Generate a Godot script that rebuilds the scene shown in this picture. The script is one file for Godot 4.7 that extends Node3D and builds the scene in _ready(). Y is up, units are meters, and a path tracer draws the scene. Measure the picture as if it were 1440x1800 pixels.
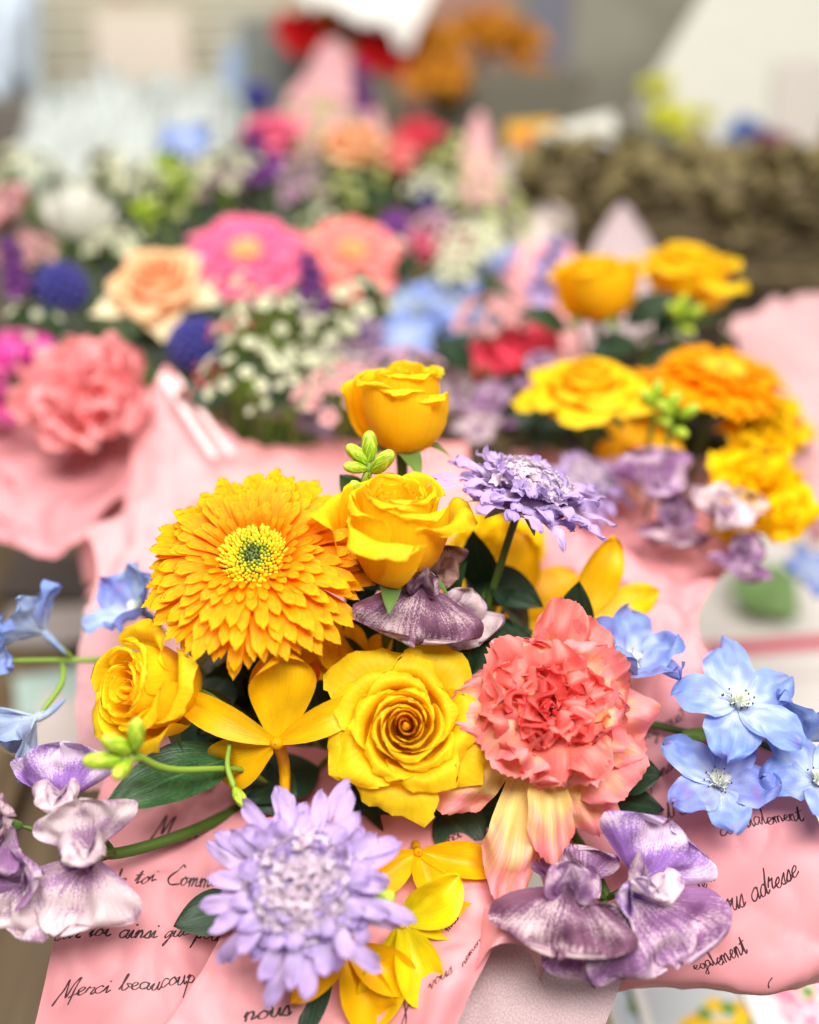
extends Node3D
# Florist's worktable: three wrapped bouquets, seen close from above. y up, metres, table top at y = 0.

const EYE := Vector3(0.0, 0.62, 0.0)
const PITCH := -35.0
const FOV := 50.0
const FOCAL := 1930.05        # half of 1800 over tan(25 degrees)
var look := Basis(Vector3.RIGHT, deg_to_rad(PITCH))
var rng := RandomNumberGenerator.new()
var grain := FastNoiseLite.new()
var M := {}
var taken := {}
var bind := Vector3.ZERO      # where the stems of the bouquet in hand are tied


func _ready() -> void:
	rng.seed = 11
	grain.seed = 5
	grain.frequency = 1.0
	grain.noise_type = FastNoiseLite.TYPE_SIMPLEX_SMOOTH
	grain.fractal_type = FastNoiseLite.FRACTAL_NONE
	view_and_light()
	make_materials()
	setting()
	wrapping()
	front_bouquet()
	yellow_bouquet()
	pastel_bouquet()
	background()


# ------------------------------------------------------------------ camera and light
func view_and_light() -> void:
	var cam := Camera3D.new()
	cam.name = "camera"
	add_child(cam)
	cam.transform = Transform3D(look, EYE)
	var lens := CameraAttributesPhysical.new()
	lens.frustum_focal_length = 35.0 / (2.0 * tan(deg_to_rad(FOV / 2.0)))
	lens.frustum_focus_distance = 0.46
	lens.exposure_aperture = 2.0
	lens.frustum_near = 0.02
	lens.frustum_far = 20.0
	cam.attributes = lens
	cam.fov = FOV
	cam.near = 0.02
	cam.far = 20.0
	cam.current = true
	var env := Environment.new()
	env.background_mode = Environment.BG_COLOR
	env.background_color = Color(0.93, 0.93, 0.94)
	env.background_energy_multiplier = 0.16
	env.tonemap_mode = Environment.TONE_MAPPER_LINEAR
	env.tonemap_exposure = 0.95
	env.sdfgi_enabled = true
	env.ssao_enabled = true
	env.ssil_enabled = true
	var w := WorldEnvironment.new()
	w.name = "surroundings"
	w.environment = env
	add_child(w)
	ceiling_lamp("ceiling_lamp_light", Vector3(-0.35, 1.75, -0.75), Vector2(1.2, 0.5), 3.1)
	ceiling_lamp("ceiling_lamp_light_001", Vector3(0.30, 1.8, 0.30), Vector2(1.2, 0.5), 6.6)


func ceiling_lamp(called: String, where: Vector3, size: Vector2, energy: float) -> void:
	var l := AreaLight3D.new()
	l.name = called
	l.area_size = size
	l.light_color = Color(1.0, 0.985, 0.955)
	l.light_energy = energy
	l.shadow_enabled = true
	l.area_range = 6.0
	l.area_attenuation = 2.0
	add_child(l)
	l.transform = Transform3D(Basis(Vector3.RIGHT, -PI / 2), where)


# ------------------------------------------------------------------ small helpers
func at(px: float, py: float, depth: float) -> Vector3:
	return EYE + look * (Vector3((px - 720.0) / FOCAL, (900.0 - py) / FOCAL, -1.0) * depth)


func facing(r: float, u: float, t: float) -> Vector3:
	return (look * Vector3(r, u, t)).normalized()


func stand(where: Vector3, axis: Vector3, roll := 0.0) -> Transform3D:
	var y := axis.normalized()
	var x := look.x
	x = (x - y * x.dot(y)).normalized()
	return Transform3D(Basis(x, y, x.cross(y)) * Basis(Vector3.UP, deg_to_rad(roll)), where)


func numbered(called: String) -> String:
	taken[called] = taken.get(called, -1) + 1
	return called if taken[called] == 0 else "%s_%03d" % [called, taken[called]]


func tag(o: Node, label: String, category: String, group := "") -> void:
	o.set_meta("label", label)
	o.set_meta("category", category)
	if group:
		o.set_meta("group", group)


func thing(called: String, label: String, category: String, xf: Transform3D, group := "") -> Node3D:
	var o := Node3D.new()
	o.name = numbered(called)
	o.transform = xf
	add_child(o)
	tag(o, label, category, group)
	return o


func limb(parent: Node3D, called: String, xf: Transform3D, label := "") -> Node3D:
	# a part that has parts of its own, placed in the world
	var o := Node3D.new()
	o.name = called
	parent.add_child(o, true)
	o.global_transform = xf
	if label:
		o.set_meta("label", label)
	return o


func part(parent: Node, called: String, mesh: Mesh, m: Material, xf := Transform3D()) -> MeshInstance3D:
	var o := MeshInstance3D.new()
	o.mesh = mesh
	o.material_override = m
	o.name = called
	o.transform = xf
	parent.add_child(o, true)
	return o


func solo(called: String, mesh: Mesh, m: Material, label: String, category: String, group := "") -> MeshInstance3D:
	var o := part(self, numbered(called), mesh, m)
	tag(o, label, category, group)
	return o


func structure(called: String, mesh: Mesh, m: Material, xf := Transform3D()) -> MeshInstance3D:
	var o := part(self, numbered(called), mesh, m, xf)
	o.set_meta("kind", "structure")
	return o


func around(deg: float) -> Basis:
	return Basis(Vector3.UP, deg_to_rad(deg))


# ------------------------------------------------------------------ mesh makers
func grid_mesh(p: Array, nu: int, nv: int, uv_scale := Vector2.ONE, close := false) -> ArrayMesh:
	# p: (nu + 1) * (nv + 1) points, row after row; one smooth sheet
	var w := nu + 1
	var v := PackedVector3Array()
	var n := PackedVector3Array()
	var uv := PackedVector2Array()
	var idx := PackedInt32Array()
	for j in nv + 1:
		for i in w:
			var a: Vector3 = p[j * w + (i + 1 if i < nu else (1 if close else i))]
			var b: Vector3 = p[j * w + (i - 1 if i > 0 else (nu - 1 if close else i))]
			var c: Vector3 = p[mini(j + 1, nv) * w + i]
			var d: Vector3 = p[maxi(j - 1, 0) * w + i]
			var nn := (a - b).cross(c - d)
			if nn.length_squared() < 1e-20:
				nn = Vector3.UP
			v.append(p[j * w + i])
			n.append(nn.normalized())
			uv.append(Vector2(float(i) / nu, float(j) / nv) * uv_scale)
	for j in nv:
		for i in nu:
			var q := j * w + i
			idx.append_array(PackedInt32Array([q, q + w, q + 1, q + 1, q + w, q + w + 1]))
	var arr := []
	arr.resize(Mesh.ARRAY_MAX)
	arr[Mesh.ARRAY_VERTEX] = v
	arr[Mesh.ARRAY_NORMAL] = n
	arr[Mesh.ARRAY_TEX_UV] = uv
	arr[Mesh.ARRAY_INDEX] = idx
	var m := ArrayMesh.new()
	m.add_surface_from_arrays(Mesh.PRIMITIVE_TRIANGLES, arr)
	return m


# A petal or leaf that grows from the origin: y is the flower's axis, z points outwards.
# L length, W half width, base/peak/close outline, tip roundness, a0..a1 lean from the axis in degrees,
# cup across, fold crease, ruff waves at the rim, serr teeth, notch, crumple noise, r0 distance from the axis
func petal(o: Dictionary, nu := 8, nv := 8) -> ArrayMesh:
	var L: float = o.L
	var W: float = o.W
	var base: float = o.get("base", 0.25)
	var peak: float = o.get("peak", 0.6)
	var close: float = o.get("close", 0.4)
	var tip: float = o.get("tip", 0.15)
	var a0 := deg_to_rad(o.get("a0", 60.0))
	var a1 := deg_to_rad(o.get("a1", 90.0))
	var bp: float = o.get("bp", 1.0)
	var cup: float = o.get("cup", 0.15)
	var fold: float = o.get("fold", 0.0)
	var ruff: float = o.get("ruff", 0.0)
	var freq: float = o.get("freq", 3.0)
	var phase: float = o.get("phase", 0.0)
	var rk: float = o.get("rk", 2.0)
	var serr: float = o.get("serr", 0.0)
	var teeth: float = o.get("teeth", 9.0)
	var notch: float = o.get("notch", 0.0)
	var crumple: float = o.get("crumple", 0.0)
	var crs: float = o.get("crs", 90.0)
	var sd: float = o.get("sd", rng.randf() * 90.0)
	var r0: float = o.get("r0", 0.0)
	var tw: float = deg_to_rad(o.get("twist", 0.0))
	var curl: float = o.get("curl", 0.0)
	var rnd: float = o.get("rnd", 0.0)     # above 0: the end closes in a round
	var steps := 40
	var line: Array[Vector3] = []   # z (out), y (up), lean
	var z := r0
	var y := 0.0
	for k in steps + 1:
		var a := lerpf(a0, a1, pow(float(k) / steps, bp))
		line.append(Vector3(z, y, a))
		z += sin(a) * L / steps
		y += cos(a) * L / steps
	var pts := []
	for j in nv + 1:
		var s := float(j) / nv
		if rnd > 0.0:
			s = lerpf(s, sin(PI / 2 * s), 0.75)
		var shape: float
		if s < peak:
			shape = base + (1.0 - base) * sin(PI / 2 * s / peak)
		else:
			var q := (s - peak) / maxf(1.0 - peak, 0.001)
			shape = 1.0 - close * q * q if rnd <= 0.0 else maxf(0.12, sqrt(maxf(0.0, 1.0 - pow(q, rnd))))
		for i in nu + 1:
			var t := 2.0 * i / nu - 1.0
			var tf := 1.0 - tip * t * t - notch * exp(-pow(t / 0.16, 2))
			if serr > 0.0:
				var saw := absf(fposmod(t * teeth + 0.3 * sin(t * 7.0 + sd), 1.0) - 0.5) * 2.0
				tf -= serr * saw * (0.6 + 0.4 * sin(t * 5.0 + sd))
			var se := clampf(s * lerpf(1.0, tf, s), 0.0, 1.0)
			var f := se * steps
			var k0 := mini(int(f), steps - 1)
			var c: Vector3 = line[k0].lerp(line[k0 + 1], f - k0)
			var n := Vector3(0, sin(c.z), -cos(c.z))
			var w := W * shape
			var off := cup * w * t * t + fold * w * absf(t)
			off += ruff * W * pow(s, rk) * sin(freq * PI * t + phase) * (0.35 + 0.65 * absf(t))
			off -= curl * W * pow(s, 4) * (0.4 + 0.6 * t * t)
			if crumple > 0.0:
				off += crumple * W * s * grain.get_noise_3d(t * W * crs + sd, s * L * crs, sd)
			var x := w * t
			var b := n
			var xx := Vector3.RIGHT
			if tw != 0.0:
				var tv := Vector3(0, cos(c.z), sin(c.z))
				xx = xx.rotated(tv, tw * s)
				b = b.rotated(tv, tw * s)
			pts.append(Vector3(0, c.y, c.x) + xx * x + b * off)
	return grid_mesh(pts, nu, nv)


# A rose petal wraps round the axis. R radius, H height, span half angle in degrees, open 0..1 how far the rim leans out
func rose_petal(R: float, H: float, span: float, open: float, o := {}, nu := 12, nv := 12) -> ArrayMesh:
	var roll: float = o.get("roll", 0.3)
	var spiral: float = o.get("spiral", 0.12)
	var point: float = o.get("point", 0.05)
	var sd: float = o.get("sd", rng.randf() * 90.0)
	var wob: float = o.get("wob", 0.06)
	var pr := [
		Vector2(0.06 * R, 0.0), Vector2(0.55 * R, 0.08 * H), Vector2(R * (0.9 + 0.05 * open), 0.34 * H),
		Vector2(R * (1.0 + 0.12 * open), 0.62 * H), Vector2(R * (0.98 + 0.42 * open), H * (0.86 - 0.14 * open)),
		Vector2(R * (0.95 + 0.85 * open + 0.10 * roll), H * (1.0 - 0.34 * open)),
		Vector2(R * (0.96 + 1.05 * open + 0.30 * roll), H * (0.99 - 0.50 * open - 0.06 * roll)),
	]
	var pts := []
	for j in nv + 1:
		var s := float(j) / nv
		s = lerpf(s, sin(PI / 2 * s), 0.6)
		var spread := deg_to_rad(span) * (0.42 + 0.58 * sin(PI / 2 * minf(1.0, s / 0.6))) * maxf(0.46 + 0.32 * minf(1.0, open * 2.0), sqrt(1.0 - pow(maxf(0.0, (s - 0.5) / 0.5), 7.0)))
		for i in nu + 1:
			var t := 2.0 * i / nu - 1.0
			var se := s * (1.0 - (0.05 + point) * s * t * t * (1.0 - minf(1.0, open * 1.6)) - 0.14 * s * pow(absf(t), 5.0) + point * s * exp(-t * t * 14.0))
			se += 0.03 * s * s * grain.get_noise_2d(t * 2.0 + sd, sd)
			var c := spline2(pr, clampf(se, 0.0, 1.0))
			var th := t * spread
			var k := 1.0 + spiral * t + wob * s * s * grain.get_noise_3d(t * 1.7, s * 2.0, sd)
			# where the rim leans out it also flattens: the sheet leaves the circle
			var flat := 1.0 - 0.25 * open * s * t * t
			var lift := wob * 0.5 * H * s * s * grain.get_noise_3d(t * 1.9 + 7.0, s * 1.5, sd + 3.0)
			pts.append(Vector3(sin(th) * c.x * k, c.y + lift, cos(th) * c.x * k * flat))
	return grid_mesh(pts, nu, nv)


func spline2(p: Array, s: float) -> Vector2:
	var n := p.size() - 1
	var f := s * n
	var i := mini(int(f), n - 1)
	var a: Vector2 = p[maxi(i - 1, 0)]
	var b: Vector2 = p[i]
	var c: Vector2 = p[i + 1]
	var d: Vector2 = p[mini(i + 2, n)]
	return b.cubic_interpolate(c, a, d, f - i)


func spline3(p: Array, s: float) -> Vector3:
	var n := p.size() - 1
	var f := s * n
	var i := mini(int(f), n - 1)
	var a: Vector3 = p[i - 1] if i > 0 else p[0] * 2.0 - p[1]
	var b: Vector3 = p[i]
	var c: Vector3 = p[i + 1]
	var d: Vector3 = p[i + 2] if i + 2 <= n else p[n] * 2.0 - p[n - 1]
	return b.cubic_interpolate(c, a, d, f - i)


func tube(p: Array, r0: float, r1: float, sides := 7, seg := 14) -> ArrayMesh:
	var pts := []
	for j in seg + 1:
		var s := float(j) / seg
		var c := spline3(p, s)
		var d := (spline3(p, minf(1.0, s + 0.02)) - spline3(p, maxf(0.0, s - 0.02))).normalized()
		var x := d.cross(Vector3(0.31, 0.2, 0.93)).normalized()
		var y := d.cross(x)
		var r := lerpf(r0, r1, s)
		if s == 0.0 or s == 1.0:
			r *= 0.35
		for i in sides + 1:
			var th := TAU * i / sides
			pts.append(c + (x * cos(th) + y * sin(th)) * r)
	return grid_mesh(pts, sides, seg, Vector2.ONE, true)


func lathe(pr: Array, sides := 10, ribs := 0, depth := 0.0) -> ArrayMesh:
	var pts := []
	for q in pr:
		for i in sides + 1:
			var th := TAU * i / sides
			var k := 1.0 - depth * (0.5 + 0.5 * cos(th * ribs)) if ribs else 1.0
			pts.append(Vector3(sin(th) * q.x * k, q.y, cos(th) * q.x * k))
	return grid_mesh(pts, sides, pr.size() - 1, Vector2.ONE, true)


func box(size: Vector3) -> ArrayMesh:
	# a box with its edges chamfered
	var c := minf(0.0015, minf(size.x, minf(size.y, size.z)) * 0.2)
	var st := SurfaceTool.new()
	st.begin(Mesh.PRIMITIVE_TRIANGLES)
	var h := size / 2
	var hull := []
	for sx in [-1, 1]:
		for sy in [-1, 1]:
			for sz in [-1, 1]:
				hull.append([Vector3(sx * h.x, sy * (h.y - c), sz * (h.z - c)), Vector3(sx * (h.x - c), sy * h.y, sz * (h.z - c)), Vector3(sx * (h.x - c), sy * (h.y - c), sz * h.z)])
	var quads := []
	# index: 4 * x + 2 * y + z
	for ax in 3:
		for sgn in [0, 1]:
			var four := []
			for k in 8:
				var bits := [(k >> 2) & 1, (k >> 1) & 1, k & 1]
				if bits[ax] == sgn:
					four.append(hull[k][ax])
			quads.append([four[0], four[1], four[3], four[2]])
	for e in 3:
		var a := (e + 1) % 3
		var b := (e + 2) % 3
		for sa in [0, 1]:
			for sb in [0, 1]:
				var ends := []
				for k in 8:
					var bits := [(k >> 2) & 1, (k >> 1) & 1, k & 1]
					if bits[a] == sa and bits[b] == sb:
						ends.append(k)
				quads.append([hull[ends[0]][a], hull[ends[0]][b], hull[ends[1]][b], hull[ends[1]][a]])
	for q in quads:
		tri_out(st, q[0], q[1], q[2])
		tri_out(st, q[0], q[2], q[3])
	for k in 8:
		tri_out(st, hull[k][0], hull[k][1], hull[k][2])
	return st.commit()


func tri_out(st: SurfaceTool, a: Vector3, b: Vector3, c: Vector3) -> void:
	var n := (b - a).cross(c - a).normalized()
	if n.dot(a + b + c) > 0.0:
		var t := b
		b = c
		c = t
	else:
		n = -n
	for v in [a, b, c]:
		st.set_normal(n)
		st.set_uv(Vector2(v.x, v.z) + Vector2(v.y, v.y))
		st.add_vertex(v)


func join(list: Array) -> ArrayMesh:
	# list of [mesh, transform]
	var st := SurfaceTool.new()
	st.begin(Mesh.PRIMITIVE_TRIANGLES)
	for e in list:
		st.append_from(e[0], 0, e[1])
	return st.commit()


# a sheet of paper through rows of points, each [px, py, depth] on the photograph's layout
func sheet(rows: Array, nu := 28, nv := 28, wave := 0.0, sd := 0.0) -> ArrayMesh:
	var g := []
	for r in rows:
		var line := []
		for q in r:
			line.append(at(q[0], q[1], q[2]))
		g.append(line)
	return sheet3(g, nu, nv, wave, sd)


func sheet3(g: Array, nu := 28, nv := 28, wave := 0.0, sd := 0.0) -> ArrayMesh:
	var pts := []
	for j in nv + 1:
		var s := float(j) / nv
		for i in nu + 1:
			var t := float(i) / nu
			var col := []
			for line in g:
				col.append(spline3(line, t))
			var p := spline3(col, s)
			if wave > 0.0:
				p.y += wave * grain.get_noise_3d(p.x * 16.0 + sd, p.z * 16.0, sd) + 0.25 * wave * grain.get_noise_3d(p.x * 60.0, p.z * 60.0, sd)
				# sharp creases where the paper has been folded and flattened again
				p.y += 3.0 * wave * (absf(grain.get_noise_3d(p.x * 22.0 + 5.0, p.z * 22.0, sd + 20.0)) - 0.3) + 1.6 * wave * absf(grain.get_noise_3d(p.x * 46.0, p.z * 46.0 + 3.0, sd + 40.0))
			pts.append(p)
	return grid_mesh(pts, nu, nv)


# ------------------------------------------------------------------ materials
func c8(r: float, g: float, b: float) -> Color:
	return Color(r / 255.0, g / 255.0, b / 255.0)


func tex(w: int, h: int, paint: Callable) -> ImageTexture:
	var im := Image.create(w, h, false, Image.FORMAT_RGB8)
	for y in h:
		for x in w:
			im.set_pixel(x, y, paint.call((x + 0.5) / w, (y + 0.5) / h))
	return ImageTexture.create_from_image(im)


func flesh(picture: Texture2D, rough := 0.55, through := 0.55, spec := 0.35, relief := 0.0) -> StandardMaterial3D:
	var m := StandardMaterial3D.new()
	m.albedo_texture = picture
	m.texture_repeat = false
	m.roughness = rough
	m.metallic_specular = spec
	m.backlight_enabled = through > 0.0
	m.backlight = Color(through, through, through).linear_to_srgb()
	if relief > 0.0:
		if not M.has("veins"):
			M.veins = tex(96, 160, func(u: float, s: float) -> Color:
				var fan := (u - 0.5) / (0.35 + 0.65 * s)
				var v := 0.5 + 0.28 * grain.get_noise_2d(fan * 34.0, s * 2.2) + 0.14 * grain.get_noise_2d(u * 30.0, s * 40.0) + 0.2 * grain.get_noise_2d(fan * 9.0, s * 3.0 + 9.0)
				return Color(v, v, v))
		m.heightmap_enabled = true
		m.heightmap_texture = M.veins
		m.heightmap_scale = relief
	return m


func plain(c: Color, rough := 0.6, through := 0.0, spec := 0.4) -> StandardMaterial3D:
	var m := StandardMaterial3D.new()
	m.albedo_color = c
	m.roughness = rough
	m.metallic_specular = spec
	if through > 0.0:
		m.backlight_enabled = true
		m.backlight = Color(through, through, through).linear_to_srgb()
	return m


# dye of a petal: base colour to rim colour, fine streaks along the petal, soft patches
func dyed(a: Color, b: Color, lo: float, hi: float, streak := 0.12, patch := 0.06, sd := 0.0) -> ImageTexture:
	return tex(96, 160, func(u: float, s: float) -> Color:
		var fan := (u - 0.5) / (0.35 + 0.65 * s)
		var st := grain.get_noise_2d(fan * 26.0 + sd, s * 1.4 + sd)
		var pa := grain.get_noise_2d(u * 3.0 + sd + 40.0, s * 4.0)
		var f := smoothstep(lo, hi, s + st * streak * 1.6 + pa * patch)
		var c := a.lerp(b, f)
		var k := 1.0 + st * streak * 0.5 + pa * minf(patch, 0.05)
		var worn := smoothstep(0.2, 0.7, grain.get_noise_2d(u * 9.0 + sd, s * 6.0 + sd)) * smoothstep(0.90, 1.0, s) * 0.35
		c = c.lerp(c8(168, 112, 60), worn)
		return Color(clampf(c.r * k, 0, 1), clampf(c.g * k, 0, 1), clampf(c.b * k, 0, 1)))


func delphinium_dye(a: Color, b: Color, fleck: Color, amount: float, sd: float) -> ImageTexture:
	return tex(128, 160, func(u: float, s: float) -> Color:
		var fan := (u - 0.5) / (0.35 + 0.65 * s)
		var vein := smoothstep(0.25, 0.9, grain.get_noise_2d(fan * 40.0 + sd, s * 1.6))
		var pa := grain.get_noise_2d(u * 3.2 + sd, s * 3.4 + sd)
		var fine := grain.get_noise_2d(u * 26.0, s * 26.0 + sd)
		var c := a.lerp(b, smoothstep(0.0, 0.6, s + pa * 0.25))
		c = c.lerp(b.darkened(0.12), vein * 0.5)
		var spot := exp(-(pow((u - 0.42) / 0.16, 2) + pow((s - 0.84) / 0.09, 2))) * (0.7 + fine)
		c = c.lerp(fleck, clampf(spot * amount + maxf(0.0, pa - 0.25) * amount * 0.8, 0.0, 0.8))
		return c.lightened(clampf(fine * 0.06, 0.0, 0.1)))


func streaked(ground: Color, ink: Color, ink2: Color, amount: float, sd: float) -> ImageTexture:
	return tex(160, 160, func(u: float, s: float) -> Color:
		var fan := (u - 0.5) / (0.3 + 0.7 * s)
		var st := grain.get_noise_2d(fan * 22.0 + sd, s * 2.6 + sd)
		var sp := grain.get_noise_2d(fan * 60.0 + sd, s * 24.0 - sd)
		var big := grain.get_noise_2d(u * 2.6 + sd * 2.0, s * 2.2)
		var f := smoothstep(-0.45, 0.62, st * 0.38 + sp * 0.52 + big * 0.75 + amount - s * 0.75)
		var vein := smoothstep(0.35, 0.9, grain.get_noise_2d(fan * 50.0, s * 1.1 + sd)) * 0.35
		var c := ground.lerp(ink.lerp(ink2, 0.5 + 0.5 * big), clampf(f * 0.85 + vein, 0.0, 1.0))
		return c)


func leafy(a: Color, b: Color, sd: float) -> ImageTexture:
	return tex(96, 192, func(u: float, s: float) -> Color:
		var t := absf(u - 0.5) * 2.0
		var mid := exp(-pow(t / 0.05, 2))
		var side := exp(-pow((fposmod(s * 9.0 - t * 1.6, 1.0) - 0.5) / 0.07, 2)) * 0.45
		var n := grain.get_noise_2d(u * 14.0 + sd, s * 24.0) * 0.5 + grain.get_noise_2d(u * 3.0, s * 5.0 + sd) * 0.5
		return a.lerp(b, clampf(0.3 + n * 0.35 + mid * 0.6 + side * 0.4, 0.0, 1.0)))


func make_materials() -> void:
	M.rose = flesh(dyed(c8(255, 206, 24), c8(255, 218, 34), 0.0, 0.75, 0.05, 0.03, 1.0), 0.5, 1.0, 0.3, 0.022)
	M.rose_deep = flesh(dyed(c8(254, 198, 22), c8(255, 212, 30), 0.0, 0.8, 0.05, 0.03, 2.0), 0.5, 1.0, 0.3, 0.022)
	M.gerbera = flesh(dyed(c8(254, 146, 2), c8(255, 194, 8), 0.3, 1.0, 0.08, 0.05, 3.0), 0.5, 0.7, 0.3, 0.022)
	M.gerbera_inner = flesh(dyed(c8(252, 142, 4), c8(255, 176, 14), 0.25, 0.9, 0.08, 0.05, 4.0), 0.5, 0.65, 0.3, 0.022)
	M.carnation = flesh(dyed(c8(255, 214, 132), c8(252, 140, 134), 0.10, 0.75, 0.08, 0.14, 5.0), 0.6, 0.7, 0.25, 0.022)
	M.carnation_core = flesh(dyed(c8(255, 182, 112), c8(251, 124, 122), 0.1, 0.78, 0.06, 0.16, 6.0), 0.6, 0.65, 0.25, 0.022)
	M.carnation_pale = flesh(dyed(c8(255, 224, 144), c8(252, 156, 160), 0.45, 0.92, 0.08, 0.12, 7.0), 0.6, 0.7, 0.25, 0.022)
	M.carnation_long = flesh(dyed(c8(254, 224, 140), c8(252, 152, 164), 0.58, 1.0, 0.08, 0.10, 7.5), 0.6, 0.7, 0.25, 0.022)
	M.carnation_pink = flesh(dyed(c8(254, 208, 186), c8(253, 174, 178), 0.1, 0.8, 0.1, 0.12, 8.0), 0.6, 0.8, 0.25, 0.022)
	M.carnation_red = flesh(dyed(c8(245, 120, 126), c8(240, 84, 110), 0.1, 0.9, 0.1, 0.12, 9.0), 0.6, 0.7, 0.25, 0.022)
	M.carnation_yellow = flesh(dyed(c8(252, 190, 6), c8(255, 208, 8), 0.1, 0.9, 0.06, 0.08, 10.0), 0.6, 0.8, 0.25, 0.022)
	M.celosia = flesh(dyed(c8(214, 160, 6), c8(232, 190, 14), 0.1, 0.9, 0.08, 0.1, 10.5), 0.7, 0.5, 0.2, 0.022)
	M.scabiosa = flesh(dyed(c8(220, 204, 234), c8(192, 168, 222), 0.05, 0.7, 0.10, 0.10, 11.0), 0.6, 0.75, 0.25, 0.022)
	M.scabiosa_deep = flesh(dyed(c8(210, 194, 234), c8(188, 164, 224), 0.05, 0.7, 0.10, 0.10, 12.0), 0.6, 0.75, 0.25, 0.022)
	M.scabiosa_pale = flesh(dyed(c8(238, 222, 230), c8(226, 208, 228), 0.05, 0.9, 0.06, 0.06, 13.0), 0.6, 0.7, 0.25, 0.022)
	M.scabiosa_core = plain(c8(128, 96, 130), 0.7)
	M.delphinium = flesh(delphinium_dye(c8(192, 206, 236), c8(130, 156, 222), c8(160, 140, 206), 0.6, 14.0), 0.5, 0.65, 0.35, 0.022)
	M.delphinium_violet = flesh(delphinium_dye(c8(170, 182, 230), c8(128, 144, 216), c8(146, 112, 178), 1.0, 15.0), 0.5, 0.65, 0.35, 0.022)
	M.delphinium_grey = flesh(delphinium_dye(c8(196, 210, 230), c8(150, 174, 218), c8(170, 150, 190), 0.5, 16.0), 0.5, 0.65, 0.35, 0.022)
	M.pea_light = flesh(streaked(c8(226, 208, 212), c8(150, 110, 164), c8(138, 100, 140), 0.14, 17.0), 0.6, 0.7, 0.25, 0.022)
	M.pea_purple = flesh(streaked(c8(222, 204, 226), c8(142, 92, 192), c8(134, 92, 172), 0.46, 18.0), 0.6, 0.7, 0.25, 0.022)
	M.pea_dark = flesh(streaked(c8(206, 184, 188), c8(94, 52, 92), c8(104, 62, 86), 0.66, 19.0), 0.6, 0.5, 0.25, 0.022)
	M.pea_wine = flesh(streaked(c8(214, 190, 206), c8(126, 78, 136), c8(134, 88, 140), 0.48, 20.0), 0.6, 0.65, 0.25, 0.022)
	M.pea_brown = flesh(streaked(c8(176, 142, 132), c8(110, 70, 84), c8(130, 96, 96), 0.3, 21.0), 0.6, 0.4, 0.25, 0.022)
	M.orchid = flesh(dyed(c8(244, 188, 6), c8(246, 186, 6), 0.1, 0.9, 0.05, 0.08, 22.0), 0.42, 0.6, 0.4, 0.022)
	M.orchid_lip = flesh(dyed(c8(226, 120, 20), c8(196, 70, 20), 0.1, 0.9, 0.3, 0.2, 23.0), 0.45, 0.35, 0.45, 0.022)
	M.orchid_green = flesh(dyed(c8(216, 200, 16), c8(248, 214, 14), 0.1, 0.7, 0.06, 0.12, 24.0), 0.42, 0.6, 0.4, 0.022)
	M.bud = flesh(dyed(c8(132, 172, 32), c8(196, 212, 70), 0.1, 1.0, 0.3, 0.16, 25.0), 0.45, 0.3, 0.45, 0.022)
	M.leaf = flesh(leafy(c8(30, 66, 36), c8(74, 116, 70), 26.0), 0.42, 0.25, 0.45, 0.022)
	M.leaf_dark = flesh(leafy(c8(28, 52, 34), c8(52, 80, 54), 27.0), 0.5, 0.2, 0.45, 0.022)
	M.stem = plain(c8(70, 96, 34), 0.5)
	M.stem_light = plain(c8(122, 152, 52), 0.5)
	M.sepal = plain(c8(84, 122, 48), 0.55, 0.3)
	M.pollen_dark = plain(c8(40, 34, 52), 0.7)
	M.stamen = plain(c8(226, 232, 214), 0.6, 0.3)
	M.peach = flesh(dyed(c8(254, 176, 116), c8(254, 214, 172), 0.1, 0.9, 0.05, 0.06, 28.0), 0.55, 0.85, 0.25, 0.022)
	M.cream_petal = flesh(dyed(c8(250, 226, 170), c8(246, 232, 196), 0.1, 0.9, 0.1, 0.08, 29.0), 0.55, 0.55, 0.25, 0.022)
	M.pink_gerbera = flesh(dyed(c8(246, 96, 146), c8(250, 186, 202), 0.62, 1.0, 0.16, 0.06, 30.0), 0.5, 0.45, 0.3, 0.022)
	M.pink_gerbera_inner = flesh(dyed(c8(242, 84, 138), c8(248, 110, 156), 0.3, 1.0, 0.16, 0.06, 31.0), 0.5, 0.45, 0.3, 0.022)
	M.coral = flesh(dyed(c8(250, 132, 122), c8(252, 160, 160), 0.3, 1.0, 0.16, 0.1, 32.0), 0.55, 0.5, 0.25, 0.022)
	M.hot_pink = flesh(dyed(c8(240, 96, 140), c8(246, 132, 164), 0.3, 1.0, 0.16, 0.1, 33.0), 0.55, 0.5, 0.25, 0.022)
	M.magenta = flesh(dyed(c8(206, 60, 150), c8(236, 130, 190), 0.3, 1.0, 0.2, 0.1, 34.0), 0.55, 0.5, 0.25, 0.022)
	M.white_petal = flesh(dyed(c8(224, 230, 214), c8(244, 244, 236), 0.1, 0.8, 0.08, 0.06, 35.0), 0.55, 0.5, 0.25, 0.022)
	M.filler_white = flesh(dyed(c8(192, 198, 148), c8(226, 224, 206), 0.1, 0.7, 0.1, 0.06, 36.0), 0.55, 0.5, 0.25, 0.022)
	M.filler_green = flesh(dyed(c8(160, 176, 84), c8(206, 208, 150), 0.1, 0.7, 0.1, 0.06, 36.5), 0.55, 0.5, 0.25, 0.022)
	M.lace_pink = flesh(dyed(c8(190, 128, 132), c8(214, 168, 168), 0.1, 0.7, 0.06, 0.06, 60.0), 0.55, 0.5, 0.25)
	M.lace_mauve = flesh(dyed(c8(160, 112, 140), c8(200, 164, 184), 0.1, 0.7, 0.06, 0.06, 61.0), 0.55, 0.5, 0.25)
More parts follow.
